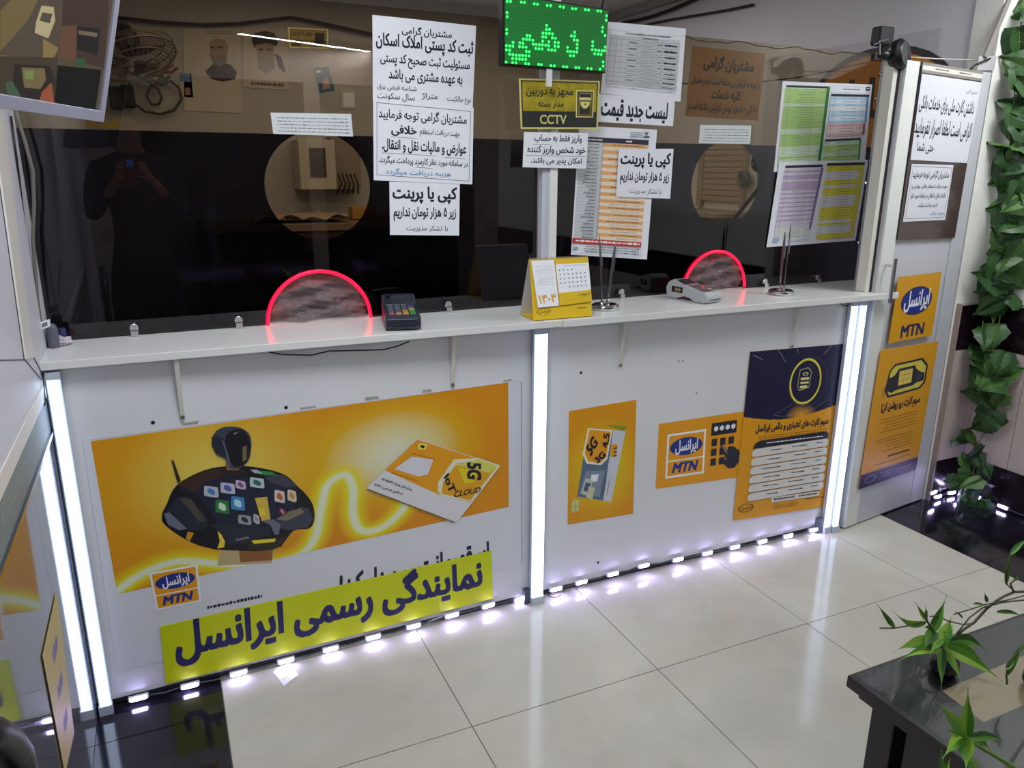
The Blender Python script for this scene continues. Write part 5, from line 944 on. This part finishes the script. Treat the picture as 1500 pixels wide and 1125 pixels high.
def blade(par, p0, p1, wd, droop, m, m2=None, up=V(0, 0, 1)):
    p0, p1 = Vector(p0), Vector(p1); d = p1-p0; L = d.length; side = d.cross(CAMP-p0).normalized(); nrm = side.cross(d).normalized(); n = 8; b = MB(); vs = []
    for i in range(n+1):
        t = i/n; c = p0+d*t+up*droop*L*math.sin(t*PI); w_ = wd*math.sin(min(1, t*1.15+.06)**.75*PI)*.5*(1-t**6)+.0004
        vs += [c-side*w_+nrm*w_*.35, c, c+side*w_+nrm*w_*.35]
    b.add(vs, [(i*3, i*3+1, i*3+4, i*3+3) for i in range(n)], m); b.add(vs, [(i*3+1, i*3+2, i*3+5, i*3+4) for i in range(n)], m2 or m)
    o = b.build('leaf', par, smooth=True); return o
def vase(par, x, y, r, h): b = MB(); b.lathe([(0, 0), (r*.8, 0), (r, h*.25), (r*.95, h*.8), (r*.7, h), (r*.6, h*.98), (0, h*.9)], (x, y, .4526), M('#14161a', .15, name='dark_vase'), 24); return b.build('vase', par, smooth=False)
def plant(label, cx, cy, basepx, plane_y, leaves, twigs, vr=.03, vh=.04):
    t = thing('potted_plant', label, 'plant', (cx, cy, .4526)); vase(t, cx, cy, vr, vh); pl = YP(plane_y); c = pl.at(*basepx)
    b = MB(); b.tube([V(cx, cy, .4526+vh*.8), V(cx, cy, .4526+vh*.8).lerp(c, .5)+V(.004, 0, 0), c], .003, M('#5a7a2a', .5), 6); b.build('stem', t, smooth=True)
    for i, (p0, p1, wd, dr, dy) in enumerate(leaves):
        a = pl.at(*p0); z = YP(plane_y+dy).at(*p1)
        if z.z < .458: z = PL((0, 0, .458), (0, 0, 1)).at(*p1)
        blade(t, a, z, wd, dr, (LG1, LG2, LG3)[i % 3], (LG1, LG2, LG1)[(i+1) % 3])
    for pts, r_ in twigs:
        b = MB(); b.tube([pl.at(*p) for p in pts], r_, STM, 5); b.build('twig', t, smooth=True)
    return t
tp = P_TB.at(1382, 985)
plant('spiky green plant in a small dark vase at the far edge of the table', tp.x, tp.y, (1380, 948), tp.y,
      [((1372, 945), (1306, 956), .030, .10, .0), ((1376, 950), (1313, 970), .020, .06, -.03), ((1380, 950), (1379, 1011), .018, .0, -.05), ((1384, 948), (1473, 1002), .026, .06, -.04), ((1384, 950), (1410, 1002), .016, .05, -.05), ((1384, 942), (1449, 958), .030, .12, .0), ((1384, 945), (1446, 976), .026, .10, -.02), ((1378, 945), (1395, 900), .028, .0, .01), ((1366, 925), (1387, 872), .020, -.06, .0),
       ((1356, 912), (1307, 894), .015, -.12, .0), ((1356, 908), (1341, 882), .008, .0, .0), ((1310, 919), (1284, 884), .010, .0, .0), ((1357, 905), (1356, 888), .006, 0, 0), ((1372, 940), (1335, 935), .022, .05, .01), ((1370, 925), (1350, 955), .026, .1, -.01), ((1385, 930), (1398, 915), .018, .05, .02), ((1310, 919), (1298, 912), .004, 0, 0), ((1368, 920), (1352, 918), .014, 0, .01), ((1378, 935), (1362, 960), .02, .06, -.03)],
      [(((1380, 948), (1368, 925), (1357, 908), (1357, 895)), .0025), (((1289, 920), (1310, 920), (1335, 916), (1356, 911)), .0016), (((1362, 903), (1372, 902), (1390, 910), (1412, 915), (1427, 912)), .0016)])
tp2 = V(.78, -1.62, 0); pl2 = -1.62
plant('bright green spiky plant at the bottom edge near the table front', max(YP(-1.80).at(1413, 1080).x, .23), -1.80, (1413, 1080), -1.80,
      [((1413, 1078), (1369, 1025), .012, .03, 0), ((1416, 1078), (1418, 1007), .013, .0, 0), ((1418, 1080), (1474, 1087), .010, .06, 0), ((1410, 1080), (1380, 1112), .012, .08, -.01), ((1415, 1080), (1415, 1130), .015, .0, -.03), ((1418, 1084), (1452, 1100), .012, .1, 0), ((1412, 1082), (1396, 1100), .008, .0, .0), ((1418, 1110), (1435, 1132), .012, .0, 0), ((1379, 1135), (1379, 1092), .006, .0, 0), ((1383, 1135), (1392, 1110), .006, 0, 0), ((1404, 1078), (1385, 1068), .005, 0, 0)], [], vr=.022, vh=.03)
tw = thing('potted_plant', 'sparse twiggy plant with thin curved stems at the right edge above the table', 'plant', (YP(-1.40).at(1535, 930).x, -1.40, .4526)); pl = YP(-1.40); vx = pl.at(1535, 930).x; vase(tw, vx, -1.40, .03, .05)
for pts, r_ in ((((1399, 933), (1412, 922), (1427, 912), (1445, 892), (1460, 880), (1472, 873), (1486, 867), (1515, 866)), .0028), (((1400, 930), (1420, 905), (1440, 890), (1470, 882), (1510, 878)), .0016), (((1397, 900), (1420, 893), (1445, 885), (1480, 878), (1510, 870)), .0013), (((1486, 866), (1474, 855), (1474, 835), (1480, 815), (1495, 798), (1515, 790)), .0016), (((1485, 868), (1480, 855), (1488, 848)), .002), (((1475, 1002), (1474, 990), (1478, 970), (1500, 945)), .0022), (((1515, 868), (1530, 900), (1540, 930)), .003), (((1510, 878), (1540, 930)), .002)):
    b = MB(); b.tube([pl.at(*p) for p in pts], r_, STM, 5); b.build('twig', tw, smooth=True)
b = MB(); b.tube([V(vx, -1.40, .495), V(vx+.006, -1.40, .53), pl.at(1540, 930)], .003, STM, 6); b.build('stem', tw, smooth=True)
for p0, p1, wd in (((1446, 882), (1442, 868), .006), ((1488, 850), (1490, 843), .008), ((1400, 930), (1380, 938), .004), ((1474, 855), (1478, 812), .008), ((1480, 812), (1506, 788), .010), ((1426, 884), (1445, 888), .004), ((1476, 988), (1502, 935), .012), ((1410, 905), (1398, 895), .003), ((1460, 896), (1500, 904), .008), ((1474, 980), (1490, 962), .01), ((1470, 1122), (1502, 1082), .010), ((1498, 1130), (1482, 1080), .007)):
    blade(tw, pl.at(*p0), pl.at(*p1), wd, .05, LG3, LG1)
# ================================================================== hanging ivy in the corner
IV1 = M('#2a5220', .45, noise=.2, scale=30, name='ivy_green'); IV2 = M('#4c7030', .5, noise=.2, scale=30, name='ivy_light'); IV3 = M('#5f8440', .5, name='ivy_vein'); IV4 = M('#20431c', .5, name='ivy_dark')
def ivy_mesh(kind):
    rnd = random.Random(kind); n = 9; b = MB(); L = 1.0
    prof = [0.02, .26, .40, .46, .43, .36, .27, .17, .08, 0]; ms = [(IV1, IV4), (IV2, IV1), (IV4, IV1), (IV1, IV2)][kind % 4]
    vs = []
    for i in range(n+1):
        t = i/n; y = t*L-(.10 if i in (1, 2) else 0)*(1 if i else 0); w_ = prof[i]; s = .05 if i % 2 else -.025
        cup = -.16*t*t; vs += [V(-(w_+s), y-.05*(i % 2), cup-.10*w_+rnd.uniform(-.03, .03)), V(-w_*.45, y, cup+.05), V(0, t*L, cup-.02), V(w_*.45, y, cup+.05), V(w_+s, y-.05*(i % 2), cup-.10*w_+rnd.uniform(-.03, .03))]
    for k in range(4): b.add(vs, [(i*5+k, i*5+k+1, (i+1)*5+k+1, (i+1)*5+k) for i in range(n)], ms[k % 2])
    vn = []; 
    for i in range(n+1): t = i/n; vn += [V(-.012*(1-t), t, -.16*t*t-.008), V(.012*(1-t), t, -.16*t*t-.008)]
    b.add(vn, [(i*2, i*2+1, i*2+3, i*2+2) for i in range(n)], IV3)
    for i in (1, 3, 5):
        t = i/n
        for s in (-1, 1): b.add([V(0, t, -.16*t*t-.006), V(0, t+.02, -.16*t*t-.006), V(s*prof[i]*.8, t+.22, -.16*t*t+.02)], [(0, 1, 2)], IV3)
    me = bpy.data.meshes.new('leaf'); me.from_pydata([tuple(v) for v in b.v], [], b.f)
    for m in b.ms: me.materials.append(m)
    me.polygons.foreach_set('material_index', b.mi); me.polygons.foreach_set('use_smooth', [True]*len(me.polygons)); me.update(); return me
IVM = [ivy_mesh(k) for k in range(4)]
P_VN = PL((2.28, .0, 0), (-.62, -.78, 0)); vnx = V(.78, -.62, 0)
def vine(label, leaves, wires, seed):
    rnd = random.Random(seed); top = P_VN.at(*leaves[0][:2]); t = thing('hanging_vine', label, 'plant', top)
    for x, y, s in leaves:
        c = P_VN.at(x, y)+P_VN.n*rnd.uniform(-.03, .05); ang = rnd.gauss(PI, 1.1); size = s/1121.8*3.55*rnd.uniform(.9, 1.1)
        dirv = (vnx*math.sin(ang)+V(0, 0, 1)*math.cos(ang)); nv = (P_VN.n+V(rnd.uniform(-.8, .8), rnd.uniform(-.8, .8), rnd.uniform(-.4, .9))).normalized(); dirv = (dirv-nv*dirv.dot(nv)).normalized(); sx = dirv.cross(nv).normalized()
        o = bpy.data.objects.new('leaf', IVM[rnd.randrange(4)]); C.objects.link(o); o.parent = t
        mw = Matrix(((sx.x, dirv.x, nv.x), (sx.y, dirv.y, nv.y), (sx.z, dirv.z, nv.z))).to_4x4()
        mw.translation = c-dirv*size*.5-top; lim_ = 2.33-top.x-size*.25
        if mw.translation.x > lim_: mw.translation.x = lim_
        if mw.translation.y > .02-top.y: mw.translation.y = .02-top.y
        o.matrix_local = mw @ Matrix.Scale(size, 4)
    for pts in wires:
        b = MB(); b.tube([P_VN.at(*p) for p in pts], .0028, M('#5c7a42', .6, name='vine_stem'), 5); b.build('stem', t, smooth=True)
    return t
vine('long leafy artificial vine hanging from the top in the right corner', [(x, y, s) for x, y, s in ((1496, 12, 48), (1490, 30, 40), (1486, 72, 52), (1482, 95, 46), (1497, 100, 48), (1480, 122, 40), (1492, 132, 46), (1478, 150, 44), (1496, 158, 46), (1482, 172, 40), (1466, 175, 34), (1474, 190, 44), (1496, 195, 48), (1478, 214, 48), (1492, 222, 44), (1470, 236, 42), (1486, 244, 44), (1453, 254, 42), (1472, 262, 42), (1495, 265, 48), (1462, 284, 44), (1482, 288, 46), (1496, 300, 40), (1468, 305, 38), (1456, 320, 46), (1478, 322, 44), (1498, 330, 44), (1464, 345, 40), (1486, 352, 44), (1462, 372, 42), (1484, 382, 46), (1498, 372, 40), (1456, 398, 50), (1476, 404, 48), (1497, 408, 50), (1444, 412, 44), (1462, 428, 50), (1484, 434, 50), (1500, 440, 44), (1450, 442, 44), (1472, 452, 44))],
     [((1500, -10), (1490, 100), (1480, 200), (1476, 300), (1472, 380), (1466, 450))], 1)
vine('middle leafy bunch of artificial vine in front of the beige wall tiles', [(1441, 494, 46), (1472, 492, 44), (1427, 516, 36), (1440, 528, 40), (1458, 532, 42), (1478, 526, 38), (1486, 540, 32), (1430, 548, 40), (1448, 556, 40), (1466, 556, 40), (1436, 574, 38), (1452, 582, 40), (1466, 582, 34), (1444, 600, 38), (1458, 606, 36), (1450, 624, 34)],
     [((1460, 460), (1448, 490), (1446, 520), (1446, 580), (1448, 620)), ((1452, 458), (1456, 480), (1452, 505)), ((1466, 458), (1462, 480), (1456, 505)), ((1440, 470), (1438, 500), (1442, 520))], 2)
vine('lowest vine end spreading over the dark floor tiles between the small lights', [(1414, 646, 38), (1428, 644, 34), (1440, 662, 36), (1450, 674, 28), (1416, 678, 30), (1398, 698, 34), (1412, 692, 30), (1436, 700, 34), (1452, 686, 24), (1428, 712, 32), (1442, 726, 30), (1412, 735, 34), (1440, 742, 38), (1424, 748, 28)],
     [((1446, 630), (1432, 650), (1426, 690), (1428, 735)), ((1412, 662), (1410, 690), (1408, 725)), ((1424, 668), (1434, 685), (1428, 720))], 3)
# ================================================================== black rounded chair back at the lower left
ch = thing('chair', 'black shiny curved chair arm at the lower left corner', 'chair', (-1.33, -1.5, 0)); pc = XP(-1.34)
b = MB(); pts = [pc.at(*p) for p in ((-40, 1082), (-14, 1076), (8, 1088), (24, 1110), (31, 1140), (28, 1180))]; b.tube(pts, .017, M('#0c0c10', .45, name='satin_black'), 14); b.build('arm', ch, smooth=True)
b = MB(); pts2 = [q+V(0, -.05, -.02) for q in pts]; b.tube(pts2, .012, BLK, 10); b.build('arm_rail', ch, smooth=True)
b = MB(); e_ = pts[-1]; b.tube([V(e_.x, e_.y, e_.z+.005), V(e_.x, e_.y-.10, 0.0)], .015, BLK, 10); b.build('leg', ch)
# ================================================================== the photographer, seen only as a dark reflection in the film
def skin_body():
    pts = {}; ed = []; rad = []; vs = []
    def a(n, p, r, par=None):
        pts[n] = len(vs); vs.append(p); rad.append(r if isinstance(r, tuple) else (r, r))
        if par: ed.append((pts[par], pts[n]))
    X0, Y0 = -1.13, -2.66
    a('pelvis', (X0, Y0, 1.00), (.165, .12)); a('waist', (X0, Y0+.01, 1.14), (.15, .105), 'pelvis'); a('chest', (X0, Y0+.0, 1.36), (.17, .115), 'waist'); a('uchest', (X0, Y0-.01, 1.53), (.15, .10), 'chest')
    a('neck', (X0, Y0+.0, 1.64), .058, 'uchest'); a('head0', (X0, Y0+.035, 1.71), (.070, .078), 'neck'); a('head1', (X0, Y0+.05, 1.79), (.080, .098), 'head0'); a('head2', (X0, Y0+.04, 1.87), (.062, .075), 'head1')
    for s, n in ((-1, 'L'), (1, 'R')):
        a('sh'+n, (X0+s*.19, Y0-.01, 1.53), .072, 'uchest'); a('ua'+n, (X0+s*.235, Y0+.03, 1.40), .056, 'sh'+n); a('el'+n, (X0+s*.25, Y0+.09, 1.26), .044, 'ua'+n)
        a('fa'+n, (X0+s*.17, Y0+.24, 1.37), .038, 'el'+n); a('wr'+n, (X0+s*.095, Y0+.335, 1.465), .026, 'fa'+n); a('pa'+n, (X0+s*.072-.01, Y0+.372, 1.505), (.036, .018), 'wr'+n)
        for k in range(4):
            z = 1.485+.024*k; L = (.8, .95, 1, .92)[k]
            a('f%d%s' % (k, n), (X0+s*.066-.012, Y0+.395, z+.01), .0095, 'pa'+n); a('g%d%s' % (k, n), (X0+s*.055-.014, Y0+.395+.020*L, z+.012), .0085, 'f%d%s' % (k, n)); a('h%d%s' % (k, n), (X0+s*.038-.016, Y0+.395+.022*L, z+.013), .007, 'g%d%s' % (k, n))
        a('t0'+n, (X0+s*.055-.01, Y0+.365, 1.515), .011, 'pa'+n); a('t1'+n, (X0+s*.034-.012, Y0+.368, 1.535), .009, 't0'+n)
        a('hip'+n, (X0+s*.10, Y0, .93), .105, 'pelvis'); a('th'+n, (X0+s*.13, Y0+.01, .72), .088, 'hip'+n); a('kn'+n, (X0+s*.15, Y0+.015, .52), .064, 'th'+n); a('ca'+n, (X0+s*.16, Y0-.01, .34), .060, 'kn'+n); a('an'+n, (X0+s*.17, Y0-.01, .10), .042, 'ca'+n)
    me = bpy.data.meshes.new('sk'); me.from_pydata(vs, ed, []); o = bpy.data.objects.new('sk', me); C.objects.link(o)
    m = o.modifiers.new('s', 'SKIN'); m.use_smooth_shade = True
    for i, v in enumerate(me.skin_vertices[0].data): v.radius = rad[i]; v.use_root = (i == 0)
    o.modifiers.new('u', 'SUBSURF').levels = 2
    dg = bpy.context.evaluated_depsgraph_get(); nm = bpy.data.meshes.new_from_object(o.evaluated_get(dg)); bpy.data.objects.remove(o); bpy.data.meshes.remove(me); return nm, X0, Y0
bm_, X0, Y0 = skin_body(); bm_.name = 'body'
SK = M('#9a7058', .55, name='skin'); SHIRT = M('#23282a', .85, noise=.15, scale=20, name='dark_shirt'); TRO = M('#15161a', .85, name='black_trousers')
bm_.materials.clear()
for m in (SK, SHIRT, TRO): bm_.materials.append(m)
for p in bm_.polygons:
    c = p.center; p.material_index = 2 if c.z < 1.03 else (0 if c.z > 1.635 or c.y > Y0+.29 else 1); p.use_smooth = True
pr = thing('person', 'person in dark shirt and black trousers holding up a phone, reflected in the dark glass', 'person', (X0, Y0, 0))
o = bpy.data.objects.new('body', bm_); C.objects.link(o); o.parent = pr; o.matrix_parent_inverse = Matrix.Translation((-X0, -Y0, 0))
b = MB(); hc_ = V(X0, Y0+.035, 1.81); b.lathe([(.094, -.03), (.100, .02), (.094, .06), (.070, .095), (.035, .112), (0, .116)], hc_, M('#141012', .7), 20)
b.v = [(x, hc_.y+(y-hc_.y)*1.08-.022*max(0, 1), z) for x, y, z in b.v]; b.build('hair', pr, smooth=True)
for s in (-1, 1):
    b = MB(); b.lathe([(0, -.004), (.012, 0), (0, .004)], (X0+s*.031, Y0+.142, 1.79), M('#1a1412', .3), 10, Matrix.Rotation(PI/2, 3, 'X')); b.build('eye', pr)
    b = MB(); b.lathe([(0, 0), (.026, .004), (.028, .010), (.010, .014), (0, .012)], (X0+s*.080, Y0+.045, 1.785), SK, 12, Matrix.Rotation(s*PI/2, 3, 'Y')); b.build('ear', pr)
    b = MB(); b.box((X0+s*.17, Y0+.055, .045), (.095, .27, .09), M('#101012', .5)); b.build('shoe', pr, bevel=.03)
b = MB(); b.tube([V(X0, Y0+.138, 1.80), V(X0, Y0+.158, 1.77), V(X0, Y0+.146, 1.758)], [.008, .013, .010], SK, 8); b.build('nose', pr, smooth=True)
b = MB(); b.box((X0, Y0+.136, 1.727), (.044, .008, .008), M('#7c4a40', .6)); b.build('mouth', pr, bevel=.003)
ph = thing('phone', 'phone in a dark red case held up by the reflected person', 'phone', (-1.148, -2.252, 1.47))
b = MB(); b.bb(-1.190, -1.106, -2.262, -2.250, 1.44, 1.60, M('#5a2018', .5)); b.build('case', ph, bevel=.004)
b = MB(); b.bb(-1.186, -1.110, -2.2630, -2.2621, 1.444, 1.596, M('#5a6a8a', .2, emit=.6)); b.build('screen', ph)
b = MB(); b.bb(-1.166, -1.130, -2.2499, -2.2488, 1.548, 1.59, M('#3a6ac0', .2, emit=.35)); b.build('camera_plate', ph)
